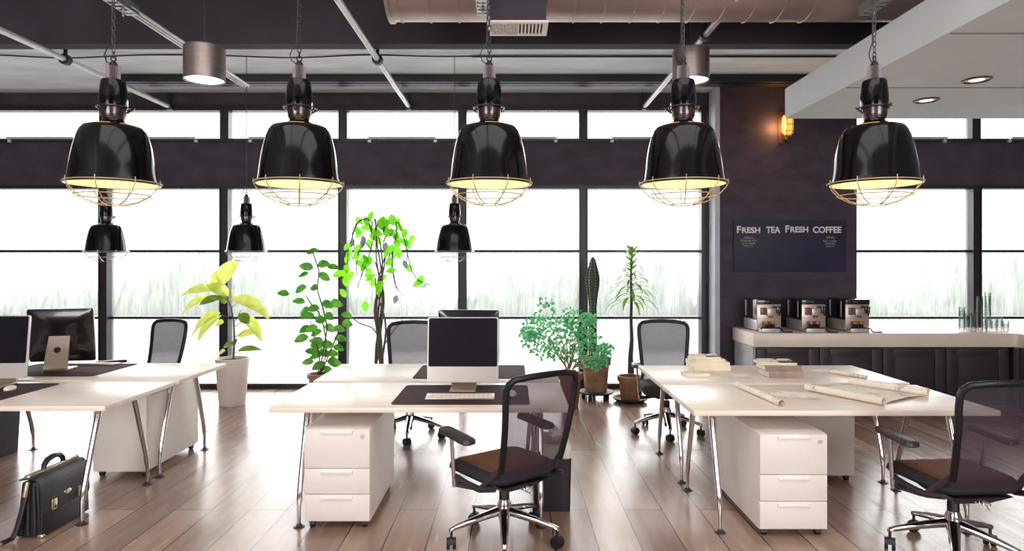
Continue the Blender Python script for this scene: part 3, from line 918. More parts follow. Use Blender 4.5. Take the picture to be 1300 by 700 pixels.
MB().tube([(-.005, -.225, .25), (-.02, -.235, .16), (-.045, -.24, .06), (-.06, -.25, .018), (-.08, -.30, .012)], .008, 6, flat=2).build('strap', M['leather'], b)
MB().tube([(-.075, -.285, .008), (-.10, -.33, .008), (-.12, -.355, .008)], .008, 8).build('strap_buckle', M['silver'], b)
MB().box(.055, .088, -.214, -.19, 0.002, .022).build('corner_guard', M['brass'], b, bevel=.004)

def bin_(name, x, y, w0, w1, dpt, h, m, lb, liner):
    r = thing(name, lb, 'waste bin', (x, y, 0))
    rings = []
    for z, q in ((.002, 0), (.012, .02), (h - .01, 1), (h, 1.01)):
        w = w0 + (w1 - w0) * q
        rings.append([Vector((a, c_, z)) for a, c_ in rrect(0, 0, w, dpt * w / w1, .03)])
    inner = [[Vector((a, c_, z)) for a, c_ in rrect(0, 0, w, dpt * w / w1, .028)] for z, w in ((h, w1 - .012), (.03, w0 - .012))]
    MB().loft(rings + inner).build('body', m, r)
    if liner:
        rr = [[Vector((a, c_, z + .012 * math.sin(7 * a * 9 + c_ * 40) * k)) for a, c_ in rrect(0, 0, w, dpt * w / w1, .04, 7)] for z, w, k in ((h - .012, w1 + .006, 0), (h + .02, w1 + .008, .3), (h + .06, w1 - .01, .5), (h + .075, w1 - .04, .7), (h + .05, w1 - .07, .6), (h - .05, w1 - .08, 0))]
        MB().loft(rr).build('bin_liner', M['liner'], r)
    return r
bin_('waste_bin', .262, 4.32, .235, .25, .34, .36, M['bin'], 'black waste bin with cream liner beside the middle desk leg', True)
bin_('waste_bin', -4.39, 5.33, .33, .37, .40, .58, M['greybin'], 'slate grey waste bin under the left desks at the photo edge', False)
cr = MB()
rng = random.Random(5)
cr.sphere((0, 0, 0), .045, 10, 7)
cr.v = [v * (1 + rng.uniform(-.22, .22)) for v in cr.v]
o = cr.build('crumpled_paper', mat('crumpled_white', (240, 238, 236), .7), smooth=False); o.location = (.285, 4.38, .455)
tag(o, 'crumpled white paper in the black waste bin', 'paper')

# ------------------------------------------------------------------ things on the right desks
def dt(x, y, z=.74):
    D = (H - z) * F / (y - VY)
    return Vector(((x - VX) * D / F, D, z))
def book(x, y, z, w, dp, h, cov, page, rz, lb, grp, printed=False):
    r = thing('book', lb, 'book', (x, y, z), rz, grp)
    MB().box(-w / 2 + .004, w / 2 - .004, -dp / 2 + .004, dp / 2 - .004, .003, h - .003).build('pages', page, r)
    c = MB().box(-w / 2, w / 2, -dp / 2, dp / 2, 0, .003); c.box(-w / 2, w / 2, -dp / 2, -dp / 2 + .003, .003, h - .003)
    c.build('cover', cov, r)
    MB().box(-w / 2, w / 2, -dp / 2, dp / 2, h - .003, h).build('front_cover', M['bookprint'] if printed else cov, r)
bx = at(902, 471, 5.22)
g1 = 'stacked books on the right rear desk'
book(1.615, 5.30, .74, .30, .22, .040, M['book1'], M['paper'], R(3), 'cream book at the bottom of the left book stack', g1)
book(1.61, 5.30, .78, .31, .21, .028, M['book1'], M['paper'], R(-2), 'cream book second from bottom of the left book stack', g1)
book(1.60, 5.30, .808, .25, .19, .022, M['book1'], M['paper'], R(5), 'narrower cream book third up in the left book stack', g1)
book(1.59, 5.31, .83, .23, .17, .020, M['book1'], M['paper'], R(-4), 'dark-printed book on top of the left book stack', g1, True)
g2 = 'stacked books nearer the desk edge'
book(2.075, 4.96, .74, .262, .20, .052, M['book3'], M['paper'], R(1), 'tan book at the bottom of the right book stack', g2)
book(2.06, 4.97, .792, .275, .21, .040, M['book2'], M['paper'], R(-1), 'taupe book in the middle of the right book stack', g2)
book(2.04, 4.99, .832, .27, .20, .024, M['book1'], M['paper'], R(-4), 'black and white printed book on top of the right book stack', g2, True)
book(1.42, 4.99, .74, .19, .13, .022, M['book1'], M['paper'], R(2), 'thin cream notepad lying left of the book stacks', 'notepad')

def sheet(x, y, w, dp, rz, m, lb, name='paper_sheet'):
    vs = []; fs = []
    n = 8
    for i in range(n + 1):
        for j in range(n + 1):
            u, v_ = i / n, j / n
            vs.append(((u - .5) * w, (v_ - .5) * dp, .001 + .012 * max(0, u - .8) * 5 * max(0, .4 - v_) * 2))
    for i in range(n):
        for j in range(n):
            a = i * (n + 1) + j
            fs.append((a, a + n + 1, a + n + 2, a + 1))
    o = MB().add(vs, fs).build(name, m); o.location = (x, y, .7405); o.rotation_euler = (0, 0, rz)
    tag(o, lb, 'paper')
sheet(1.72, 4.99, .22, .16, R(-20), M['paper'], 'loose cream sheet between the two book stacks')
sheet(1.86, 4.25, .28, .2, R(-25), M['plan'], 'small printed sheet beside the narrow rolled plan')
sheet(2.52, 5.2, .2, .12, R(20), M['paper'], 'small loose paper on the far right of the rear desk')

def roll_obj(a, b2, rad, name, lb):
    a = Vector(a); b2 = Vector(b2)
    m = MB()
    mid = (a + b2) / 2; dirv = (b2 - a).normalized()
    sd = Vector((0, 0, 1)).cross(dirv)
    ring_pts = []
    turns = 2.3; n = 40
    prof = [(rad * (1 - .3 * k / n) * math.cos(turns * 2 * math.pi * k / n - math.pi / 2), rad * (1 - .3 * k / n) * math.sin(turns * 2 * math.pi * k / n - math.pi / 2)) for k in range(n + 1)]
    m.loft([[p - mid + sd * u + Vector((0, 0, w_ + rad)) for u, w_ in prof] for p in (a, a.lerp(b2, .33), a.lerp(b2, .66), b2)], False, False)
    o = m.build(name, M['plan']); o.location = mid
    tag(o, lb, 'rolled plan')
    return o
roll_obj(dt(936, 492), dt(992, 517), .022, 'rolled_plan', 'narrow rolled drawing on the left of the right front desk')
roll_obj(dt(1055, 474), dt(1100, 482), .016, 'rolled_plan', 'thin cream paper roll lying on the right rear desk')
# the half unrolled drawing: one sheet with both ends curled
A0, A1 = dt(1027, 497), dt(1118, 515)
B0, B1 = dt(1082, 489.5), dt(1174, 503)
org = (A0 + A1 + B0 + B1) / 4
pl = thing('unrolled_plan', 'large printed drawing unrolled on the right front desk, both ends curled', 'drawing', org)
m = MB()
n = 12
vs = []
for i in range(n + 1):
    u = i / n
    vs += [A0.lerp(B0, u) - org + Vector((0, 0, .003 + .012 * math.sin(u * math.pi))), A1.lerp(B1, u) - org + Vector((0, 0, .003 + .012 * math.sin(u * math.pi)))]
m.add(vs, [(2 * i, 2 * i + 1, 2 * i + 3, 2 * i + 2) for i in range(n)])
m.build('sheet', M['plan'], pl)
for a, b2, rad in ((A0, A1, .026), (B0, B1, .028)):
    mm = MB(); dv = (b2 - a).normalized(); sd = Vector((0, 0, 1)).cross(dv)
    prof = [(rad * (1 - .3 * k / 40) * math.cos(4.4 * math.pi * k / 40 - math.pi / 2), rad * (1 - .3 * k / 40) * math.sin(4.4 * math.pi * k / 40 - math.pi / 2)) for k in range(41)]
    mm.loft([[p - org + sd * u + Vector((0, 0, w_ + rad + .001)) for u, w_ in prof] for p in (a - dv * .02, a.lerp(b2, .33), a.lerp(b2, .66), b2 + dv * .02)], False, False)
    mm.build('curled_end', M['plan'], pl)

# ------------------------------------------------------------------ coffee bar
CZ = .82
CF = 7.20
cw = thing('counter_worktop', 'thick cream L-shaped worktop of the coffee bar', 'worktop', (2.71, CF, 0))
out = [(0, 0), (2.90, 0)]
for k in range(1, 6):
    a = R(90 * k / 5)
    out.append((2.90 + .06 * math.sin(a), -.06 + .06 * math.cos(a)))
out += [(2.96, -2.2), (3.62, -2.2), (3.62, .70), (0, .70)]
MB().prism(out, 'z', CZ - .155, CZ).build('worktop', M['counter'], cw, bevel=.006)
cn = [('dark plum cabinet at the left end of the coffee bar', 0), ('dark plum cabinet second from the left under the coffee bar', 1), ('dark plum cabinet third from the left under the coffee bar', 2), ('dark plum cabinet in the right corner under the coffee bar', 3)]
cab = thing('cabinet', cn[0][0], 'cabinet', (2.76, CF + .06, 0), 0, 'coffee bar cabinets')
MB().box(0, .712, .02, .60, 0, CZ - .157).build('cabinet_body', M['cab'], cab)
dr_ = MB().box(.004, .708, .008, .019, .06, CZ - .17)
for bx4 in ((.004, .12, .06, .64), (.592, .708, .06, .64), (.12, .592, .06, .15), (.12, .592, .56, .64)):
    dr_.box(bx4[0], bx4[1], -.006, .008, bx4[2], bx4[3])
dro = dr_.build('door', M['cab'], cab, bevel=.003)
bd = MB()
for q in ((.135, .145, .165, .545), (.567, .577, .165, .545)): bd.box(q[0], q[1], .0, .008, q[2], q[3])
for q in ((.165, .175), (.535, .545)): bd.box(.145, .567, .0, .008, q[0], q[1])
bd.build('bead', M['cab'], dro)
for i in range(1, 4):
    dup(cab, cn[i][0], (2.76 + .716 * i, CF + .06, 0))
pn = thing('end_panel', 'panelled end of the coffee bar, light painted in as pale grey', 'panel', (2.735, CF + .06, 0))
e = MB().box(0, .02, 0, .60, 0, CZ - .157)
for q in ((0, .08, 0, .66), (.52, .60, 0, .66), (.08, .52, .0, .1), (.08, .52, .58, .66)):
    e.box(-.012, 0, q[0], q[1], q[2], q[3])
e.build('panel', mat('lit_grey_panel', (150, 152, 156), .5), pn, bevel=.002)  # light falling on this end is put into the pale grey
leg_ = thing('cabinet', 'dark cabinet of the bar wing at the right photo edge', 'cabinet', (5.66, CF - 2.1, 0), 0, 'coffee bar cabinets')
MB().box(0, .60, 0, 2.72, 0, CZ - .157).build('cabinet_body', M['cab'], leg_)
MB().box(-.02, 0, .05, 2.0, .06, CZ - .17).build('door', M['cab'], leg_, bevel=.003)
MB().box(-.034, -.004, 2.06, 2.10, 0, CZ - .157).build('corner_strip', M['steel'], leg_)

def coffee_machine():
    r = thing('coffee_machine', '', 'coffee machine', (0, 0, 0), 0, 'coffee machines on the bar')
    w, dp, h = .277, .42, .372
    MB().box(0, w, .012, dp, .135, h).build('housing', M['cmblack'], r, bevel=.012)
    MB().box(.0, w, .012, dp, .012, .135).build('lower_housing', M['cmsilver'], r, bevel=.008)
    for y, x in ((.10, -.004), (.36, -.004)):
        MB().box(x, .002, y - .018, y + .008, .16, .35).build('side_strip', M['cmsilver'], r, bevel=.002)
    MB().box(.003, w - .003, -.004, .014, .02, .315).build('front_panel', M['cmsteel'], r, bevel=.003)
    tp = MB().box(0, w, -.012, .02, .315, h).build('control_panel', M['cmblack'], r, bevel=.006)
    lg = MB()
    for k in range(5): lg.box(.082 + k * .011, .090 + k * .011, -.0135, -.012, .342, .348)
    lg.build('badge', M['logo'], tp)
    MB().box(.035, .105, -.012, 0, .195, .28).build('bean_door', M['cmgrey'], r, bevel=.003)
    MB().box(.105, .20, -.035, 0, .185, .27).build('spout_block', M['cmsteel'], r, bevel=.005)
    n_ = MB(); n_.tube([(.135, -.025, .185), (.135, -.025, .168)], .007, 8); n_.tube([(.165, -.025, .185), (.165, -.025, .168)], .007, 8)
    n_.build('nozzle', M['cmblack'], r)
    MB().box(.168, .20, -.03, 0, .276, .30).build('button', M['cmblack'], r, bevel=.003)
    kn = MB().box(.212, .262, -.045, 0, .215, .295); kn.tube([(.237, -.05, .29), (.237, -.05, .215), (.24, -.045, .19)], .01, 8)
    kn.build('steam_wand', M['cmblack'], r, bevel=.004)
    MB().box(.003, w - .003, -.006, .0, .157, .160).build('seam', M['cmgrey'], r)
    MB().box(.01, .225, -.10, .005, .002, .052).build('drip_tray', M['cmsilver'], r, bevel=.008)
    MB().tube([(.0, -.103, .045), (.02, -.105, .056), (.215, -.105, .056), (.235, -.105, .045), (.25, -.105, .018), (.275, -.105, .009), (.36, -.105, .009)], .0085, 8).build('tray_rim', M['cmblack'], r)
    return r
cm = coffee_machine()
cups = []
def espresso(x, y, z, lb):
    r = thing('espresso_glass', lb, 'glass', (x, y, z), 0, 'espresso glasses under the coffee machines')
    MB().lathe([(.0001, .001), (.024, .001), (.031, .072), (.029, .072), (.023, .006), (.0001, .006)], 20).build('tumbler', M['glass'], r)
    MB().lathe([(.0001, .007), (.0225, .007), (.027, .045), (.0001, .045)], 18).build('coffee', M['coffee'], r)
    MB().lathe([(.0001, .0455), (.0272, .0455), (.0285, .062), (.0001, .062)], 18).build('crema', M['crema'], r)
    return r
mlab = ['left coffee machine on the bar', 'middle coffee machine on the bar', 'right coffee machine on the bar, nearest the window']
cp0 = None
for i, px in enumerate((961, 1017.5, 1073)):
    X = (px - VX) * 7.36 / F
    o = cm if i == 0 else copy_tree(cm)
    o.location = (X, 7.36, CZ); o['label'] = mlab[i]
    for j, dx in enumerate((.085, .155)):
        lb = '%s espresso glass in the %s coffee machine' % (('left', 'right')[j], ('left', 'middle', 'right')[i])
        if cp0 is None: cp0 = espresso(X + dx, 7.36 - .055, CZ + .053, lb)
        else: dup(cp0, lb, (X + dx, 7.36 - .055, CZ + .053))

# stacks of tumblers
gl = MB().lathe([(.0001, .001), (.026, .0), (.0275, .010), (.033, .082), (.0315, .082), (.026, .012), (.0001, .010)], 14)
g0 = gl.build('tumbler', M['glass'])
first = True
stacks = [(1221, 7.40, 6, 'stack at the left end of the glasses'), (1229, 7.5, 4, 'short second stack of glasses from the left'), (1236, 7.36, 5, 'third stack of glasses from the left'), (1244, 7.46, 9, 'tall stack of glasses left of the tallest'),
          (1254, 7.52, 10, 'tallest stack of glasses, before the window post'), (1250, 7.32, 3, 'low stack of glasses in front of the tallest'), (1262, 7.38, 3, 'low stack of glasses right of the tallest'), (1269, 7.5, 3, 'second low stack of glasses right of the tallest'), (1277, 7.42, 2, 'pair of glasses at the right end')]
for px, y, n, lb in stacks:
    for k in range(n):
        o = g0 if first else g0.copy()
        if not first: COL.objects.link(o)
        first = False
        o.location = ((px - VX) * y / F, y, CZ + k * .040)
        tag(o, ('topmost clear tumbler of the ' if k == n - 1 else 'clear glass tumbler lower in the ') + lb, 'glass', 'clear tumblers: ' + lb if k < n - 1 else 'topmost clear tumblers')

# chalkboard
s0, s1 = at(930.5, 280, 7.95), at(1073, 345, 7.95)
sg = thing('chalkboard_sign', 'navy chalkboard reading FRESH TEA FRESH COFFEE on the dark pier', 'sign', ((s0.x + s1.x) / 2, 7.95, s1.z))
sw, sh_ = s1.x - s0.x, s0.z - s1.z
MB().box(-sw / 2, sw / 2, -.025, 0, 0, sh_).build('board', M['board'], sg, bevel=.003)
def text(body, x, z, size, m, name, bold=.012, sxx=1.0):
    cu = bpy.data.curves.new(name, 'FONT'); cu.body = body; cu.size = size; cu.offset = bold * size; cu.extrude = .001; cu.align_x = 'LEFT'
    ob = bpy.data.objects.new(name, cu); COL.objects.link(ob)
    dg = bpy.context.evaluated_depsgraph_get()
    me = bpy.data.meshes.new_from_object(ob.evaluated_get(dg))
    bpy.data.objects.remove(ob)
    xs = [v.co.x for v in me.vertices]
    me.materials.clear(); me.materials.append(m)
    o = bpy.data.objects.new(name, me); COL.objects.link(o)
    o.parent = sg; o.location = (x, -.027, z); o.rotation_euler = (math.pi / 2, 0, 0); o.scale = (sxx, 1, 1)
    return o, (min(xs), max(xs))
def word(body, px0, px1, pyb, cap, size_px):
    """one chalk word: drop-cap first letter, small capitals after"""
    D = 7.925
    x0, x1 = at(px0, 0, D).x - sg.location.x, at(px1, 0, D).x - sg.location.x
    z = at(0, pyb, D).z - sg.location.z
    k = D / F / .70
    if cap:
        o, (a, b_) = text(body[0], 0, z, size_px * 1.22 * k, M['chalk'], 'lettering', .03)
        wcap = (b_ - a); o.location.x = x0 - a
        o2, (a2, b2) = text(body[1:], 0, z, size_px * k, M['chalk'], 'lettering', .03)
        s = (x1 - x0 - wcap - .012) / (b2 - a2)
        o2.scale.x = s; o2.location.x = x0 + wcap + .012 - a2 * s
    else:
        o, (a, b_) = text(body, 0, z, size_px * k, M['chalk'], 'lettering', .03)
        s = (x1 - x0) / (b_ - a); o.scale.x = s; o.location.x = x0 - a * s
word('FRESH', 935.5, 965, 295.8, True, 7.0)
word('TEA', 972.5, 990.5, 295.8, False, 7.8)
word('FRESH', 997, 1026, 295, True, 7.0)
word('COFFEE', 1032, 1068, 295.6, False, 7.6)
def scribble(cx, rows):
    D = 7.925; rng = random.Random(int(cx))
    m = MB()
    for py, w, hgt in rows:
        x = at(cx - w / 2, 0, D).x - sg.location.x; xe = at(cx + w / 2, 0, D).x - sg.location.x
        z = at(0, py, D).z - sg.location.z; hh = hgt * D / F
        if hgt < .4:
            m.box(x, xe, -.0272, -.026, z, z + .003); continue
        while x < xe:
            lw = rng.uniform(.008, .016)
            q = rng.random()
            m.box(x, x + .004, -.0272, -.026, z, z + hh)
            if q < .6: m.box(x + .004, x + lw, -.0272, -.026, z, z + .004)
            if q > .3: m.box(x + .004, x + lw, -.0272, -.026, z + hh - .004, z + hh)
            m.box(x + lw - .003, x + lw, -.0272, -.026, z, z + hh * .8)
            x += lw + (.014 if rng.random() < .16 else .004)
    m.build('lettering', M['chalkdim'], sg, smooth=False)
scribble(950, [(303, 9, 2.6), (303.7, 20, .3), (307, 20, 1.9), (310.3, 17, 1.9), (313.6, 12, 1.9)])
scribble(1053.5, [(303.2, 9, 2.8), (307.3, 17.5, 1.9), (310.6, 11.5, 1.9), (314, 9.5, 1.9)])

# ------------------------------------------------------------------ plants
def pot(root, r0, r1, h, m, rim=.0, soil=True):
    p = [(.0001, 0), (r0, 0), (r0 + .004, .006)]
    if rim:
        hr = h - rim
        p += [(r0 + (r1 - r0) * hr / h, hr), (r1 + .012, hr + .002), (r1 + .014, h), (r1 - .012, h), (r1 - .02, h - .04), (.0001, h - .04)]
    else:
        p += [(r1, h), (r1 - .012, h), (r1 - .02, h - .03), (.0001, h - .03)]
    MB().lathe(p, 36).build('pot', m, root)
    MB().lathe([(.0001, h - .022), (r1 - .022, h - .028)], 24).build('soil', M['soil'], root)

# 1 fiddle-leaf in white planter
D1 = 7.30
pl1 = thing('potted_fiddle_leaf', 'large-leaved plant in a tall white planter, backlit yellow painted into its leaves', 'plant', at(295, 515, D1))
pl1.location.z = 0
pot(pl1, .135, .185, .53, M['potwhite'])
O1 = Vector((pl1.location.x, D1, 0))
def q1(cx, cy, dy=0): return at(210 + cx / 2.5, 240 + cy / 2.5, D1) - O1 + Vector((0, dy, 0))
st = MB()
st.tube([q1(216, 540), q1(219, 480), q1(217, 420), q1(208, 375), q1(195, 345)], [.013, .012, .010, .008, .005], 8)
for a_, b_ in (((217, 425), (240, 385)), ((214, 405), (175, 400)), ((219, 470), (255, 450)), ((208, 378), (235, 355)), ((217, 440), (250, 410)), ((200, 355), (165, 330)), ((200, 350), (180, 315)), ((219, 490), (210, 490)), ((218, 520), (235, 515))):
    a_, b_ = q1(*a_), q1(*b_)
    st.tube([a_, a_.lerp(b_, .5) + Vector((0, 0, -.008)), b_], [.005, .004, .003], 6)
st.build('stem', M['stem'], pl1)
rng = random.Random(11)
L1 = [((172, 310), (222, 228), 66, .35), ((165, 330), (150, 262), 44, .3), ((160, 322), (53, 332), 46, .35), ((150, 345), (64, 400), 44, .6), ((175, 395), (82, 472), 62, .5), ((178, 402), (122, 478), 44, .5),
      ((205, 350), (338, 402), 52, .5), ((232, 400), (292, 484), 44, .6), ((228, 470), (280, 455), 30, .3), ((190, 515), (160, 536), 30, .4), ((212, 350), (228, 320), 40, .3), ((185, 425), (160, 430), 30, .2), ((200, 340), (150, 300), 44, .3)]
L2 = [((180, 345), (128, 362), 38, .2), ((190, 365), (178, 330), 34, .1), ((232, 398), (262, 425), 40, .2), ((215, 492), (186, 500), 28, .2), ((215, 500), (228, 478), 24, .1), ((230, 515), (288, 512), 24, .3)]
for nm, LL, mt in (('backlit_foliage', L1, M['fiddle']), ('dark_foliage', L2, M['fiddledark'])):
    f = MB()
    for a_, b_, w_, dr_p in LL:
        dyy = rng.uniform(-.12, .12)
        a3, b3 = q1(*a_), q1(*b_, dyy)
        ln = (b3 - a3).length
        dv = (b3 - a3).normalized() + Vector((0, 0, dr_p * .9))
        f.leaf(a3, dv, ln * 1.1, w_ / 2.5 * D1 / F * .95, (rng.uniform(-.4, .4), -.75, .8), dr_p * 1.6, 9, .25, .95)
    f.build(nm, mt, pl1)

# 2 climbing plant
D2 = 7.35
pl2 = thing('potted_climber', 'mid green round-leaved climber in a pale pot behind the middle desk', 'plant', at(407, 500, D2)); pl2.location.z = 0
pot(pl2, .10, .135, .345, M['terrapale'], .05)
O2 = Vector((pl2.location.x, D2, 0))
def q2(cx, cy, dy=0): return at(210 + cx / 2.5, 240 + cy / 2.5, D2) - O2 + Vector((0, dy, 0))
st = MB()
for path in ([(487, 592), (505, 540), (510, 490), (500, 430), (488, 390), (470, 372), (440, 330)], [(490, 590), (498, 520), (512, 440), (500, 380), (484, 320), (490, 260), (470, 205), (440, 195)], [(485, 590), (488, 530), (470, 470), (460, 420)], [(492, 590), (520, 520), (545, 460), (560, 410)]):
    st.tube([q2(a, b_, .03 * math.sin(i)) for i, (a, b_) in enumerate(path)], [.010] + [.007] * (len(path) - 2) + [.003], 6)
st.build('stem', M['stembrown'], pl2)
f = MB()
lv = [(460, 195), (505, 235), (430, 270), (455, 243), (515, 275), (425, 315), (415, 355), (440, 385), (475, 375), (545, 360), (510, 365), (570, 400), (500, 410), (575, 425), (435, 445), (435, 470), (475, 455), (550, 475), (490, 475), (460, 515), (500, 520), (530, 520), (455, 545), (545, 545), (490, 555), (510, 575), (545, 505), (470, 490), (540, 245), (378, 328), (525, 400), (480, 310), (520, 440), (465, 440), (450, 400), (530, 545), (470, 530), (480, 500), (515, 490), (555, 440)]
stemx = lambda y: 492 if y > 420 else (478 if y > 300 else 490)
for cx, cy in lv:
    dyy = rng.uniform(-.14, .1)
    c3 = q2(cx, cy, dyy)
    sgn = 1 if cx > stemx(cy) else -1
    dv = Vector((sgn * rng.uniform(.6, 1), rng.uniform(-.5, .2), rng.uniform(-.25, .4)))
    ln = rng.uniform(.14, .175)
    f.leaf(c3 - dv.normalized() * ln * .5, dv, ln, ln * .62, (rng.uniform(-.4, .4), -1, rng.uniform(.2, 1)), .35, 6, .15, .9)
f.build('foliage', M['vine'], pl2)

# 3 tall sparse tree with drooping neon leaves
D3 = 7.45
pl3 = thing('weeping_tree', 'tall thin-trunked tree with drooping neon green leaves', 'plant', at(484, 500, D3)); pl3.location.z = 0
pot(pl3, .13, .17, .32, M['terrapale'], .05)
O3 = Vector((pl3.location.x, D3, 0))
def q3(cx, cy, dy=0): return at(420 + cx / 3.336, 260 + cy / 3.336, D3) - O3 + Vector((0, dy, 0))
st = MB()
rng = random.Random(21)
for i in range(8):
    x0 = 205 + rng.uniform(-14, 22)
    ph = rng.uniform(0, 6)
    path = []
    topy = rng.uniform(150, 330) if i > 2 else (62, 60, 110)[i]
    for k in range(12):
        u = k / 11
        path.append(q3(x0 + (8 + 14 * u) * math.sin(ph + u * 7) + (u * (-18 if i % 2 else 14)), 720 + (topy - 720) * u, .03 * math.cos(ph + u * 7)))
    st.tube(path, [.016 - .009 * k / 11 for k in range(12)], 6)
arcs = [[(172, 120), (160, 75), (135, 60), (105, 80), (90, 130), (70, 200), (68, 260), (60, 330), (62, 380)], [(172, 110), (180, 75), (160, 62), (130, 70), (100, 125), (110, 190)], [(222, 120), (228, 75), (255, 62), (290, 80), (310, 130), (325, 200), (345, 280), (370, 320), (425, 342)],
        [(222, 110), (245, 70), (275, 75), (280, 120), (262, 190), (262, 270), (280, 370)], [(225, 130), (230, 80), (205, 85), (190, 140), (165, 230), (120, 350)], [(222, 160), (240, 110), (300, 100), (320, 160), (315, 240)], [(190, 300), (160, 290), (140, 240), (130, 310)],
        [(205, 560), (180, 520), (130, 500), (95, 475)], [(222, 600), (260, 540), (300, 490)], [(180, 200), (150, 160), (125, 200), (115, 260), (120, 300)], [(235, 250), (255, 190), (250, 260), (265, 340), (300, 390)]]
for a_ in arcs:
    yy = rng.uniform(-.12, .12)
    st.tube([q3(x, y, yy * min(1, i / 2)) for i, (x, y) in enumerate(a_)], [.0085 - .004 * i / len(a_) for i in range(len(a_))], 5)
st.build('trunk', M['stem'], pl3)
f = MB(); f2 = MB()
neon = [(115, 65), (160, 48), (108, 105), (150, 92), (78, 178), (72, 210), (115, 215), (115, 245), (80, 265), (82, 300), (65, 325), (50, 290), (65, 372), (42, 290), (112, 182), (140, 265), (160, 165), (200, 150), (215, 92), (232, 95), (228, 180), (238, 205), (262, 215), (290, 205), (300, 150), (315, 122), (345, 145), (290, 165), (258, 240), (262, 275), (330, 270), (368, 330), (400, 340), (172, 305), (172, 332), (208, 310), (210, 338), (208, 362), (185, 410), (150, 430), (205, 120), (185, 110), (270, 190), (275, 130), (240, 240), (60, 230)]
for k in range(26):
    a_ = rng.choice(arcs[:7]); j = rng.randrange(1, len(a_) - 1)
    neon.append((a_[j][0] + rng.uniform(-8, 8), a_[j][1] + rng.uniform(-8, 12)))
for cx, cy in neon:
    c3 = q3(cx, cy, rng.uniform(-.14, .12))
    dv = Vector((rng.uniform(-.8, .8), rng.uniform(-.4, .2), rng.uniform(-1, .15)))
    ln = rng.uniform(.105, .15)
    f.leaf(c3 - dv.normalized() * ln / 2, dv, ln, ln * .62, (rng.uniform(-.5, .5), -1, .3), .3, 5, .12, .9)
for cx, cy in [(90, 145), (125, 130), (130, 145), (262, 100), (270, 120), (310, 235), (285, 380), (240, 160)]:
    c3 = q3(cx, cy, rng.uniform(-.1, .1)); dv = Vector((rng.uniform(-.6, .6), 0, -1))
    f2.leaf(c3, dv, .11, .06, (.3, -1, .2), .2, 5)
f.build('foliage', M['neon'], pl3)
f2.build('dry_foliage', M['greyleaf'], pl3)

# 4 blue-green bush in terracotta
D4 = 7.17
pl4 = thing('potted_bush', 'small-leaved blue-green bush in a red terracotta pot', 'plant', at(724, 517, D4)); pl4.location.z = 0
pot(pl4, .085, .125, .385, M['terra'], .07)
O4 = Vector((pl4.location.x, D4, 0))
def q4(cx, cy, dy=0): return at(640 + cx / 3.042, 290 + cy / 3.042, D4) - O4 + Vector((0, dy, 0))
st = MB()
blobs = [((165, 325), 46, 62), ((125, 375), 48, 52), ((110, 430), 46, 42), ((160, 470), 62, 38), ((185, 400), 60, 60), ((215, 460), 60, 50), ((265, 345), 46, 46), ((300, 370), 46, 50), ((285, 430), 60, 48), ((325, 410), 40, 50), ((345, 465), 60, 40), ((370, 500), 44, 36), ((330, 520), 56, 30), ((270, 490), 50, 40), ((230, 380), 40, 44), ((385, 465), 30, 24), ((95, 405), 34, 26), ((330, 350), 26, 30)]
for (bx_, by_), _, _ in blobs:
    e_ = q4(bx_, by_, rng.uniform(-.08, .08))
    b0 = q4(250 + rng.uniform(-8, 8), 560)
    mid = q4(248 + (bx_ - 248) * .35, by_ + (560 - by_) * .42)
    st.tube([b0, b0.lerp(mid, .5) + Vector((.01, 0, .01)), mid, e_], [.009, .007, .005, .002], 6)
st.build('branches', mat('orange_brown_stem', (168, 120, 70), .8), pl4)
f = MB()
for (bx_, by_), rx, ry in blobs:
    for k in range(62):
        a = rng.uniform(0, 6.283); q = math.sqrt(rng.random())
        c3 = q4(bx_ + rx * q * math.cos(a), by_ + ry * q * math.sin(a) * .9, rng.uniform(-.16, .16))
        dv = Vector((rng.uniform(-1, 1), rng.uniform(-1, .4), rng.uniform(-.6, .6)))
        f.leaf(c3, dv, rng.uniform(.030, .048), rng.uniform(.028, .042), (rng.uniform(-.6, .6), -1, rng.uniform(0, 1.2)), .2, 3, .1, .9)
f.build('foliage', M['bush'], pl4)

# 5 cactus on wheeled dolly
D5 = 7.60
p5 = at(756.5, 507, D5)
pdl = thing('plant_dolly', 'dark wheeled plant dolly under the cactus pot', 'plant dolly', (p5.x, D5, 0))
MB().lathe([(.0001, .075), (.20, .075), (.205, .085), (.205, .095), (.0001, .095)], 32).build('platform', M['saucer'], pdl)
for k in range(5):
    a = R(20 + 72 * k); cx_, cy_ = .15 * math.cos(a), .15 * math.sin(a)
    c = MB().tube([(cx_, cy_, .076), (cx_, cy_, .05)], .012, 8); co = c.build('caster', M['black'], pdl)
    w_ = MB().tube([(cx_ - .02, cy_, .032), (cx_ + .02, cy_, .032)], .032, 14); w_.build('wheel', M['black'], co)
pl5 = thing('potted_cactus', 'tall ribbed dark green cactus in a weathered clay pot', 'plant', (p5.x, D5, .096))
pot(pl5, .125, .165, .40, M['terrapale'], .09)
cx0 = at(640 + 343 / 3.042, 0, D5).x - p5.x - .0
prof = []
for zy, hw in ((520, 16), (440, 15), (350, 14), (300, 14), (260, 18), (225, 24), (195, 26), (170, 22), (140, 14), (120, 9), (111, 3)):
    z = at(0, 290 + zy / 3.042, D5).z - .096
    prof.append((hw / 3.042 * D5 / F * 1.08, z))
n = 42
rings = [[Vector((cx0 + r_ * (1 - .20 * (1 + math.cos(7 * 2 * math.pi * k / n)) / 2) * math.cos(2 * math.pi * k / n), r_ * (1 - .20 * (1 + math.cos(7 * 2 * math.pi * k / n)) / 2) * math.sin(2 * math.pi * k / n), z)) for k in range(n)] for r_, z in prof]
MB().loft(rings).build('cactus_body', M['cactus'], pl5)
s5 = MB()
zz = prof[0][1]
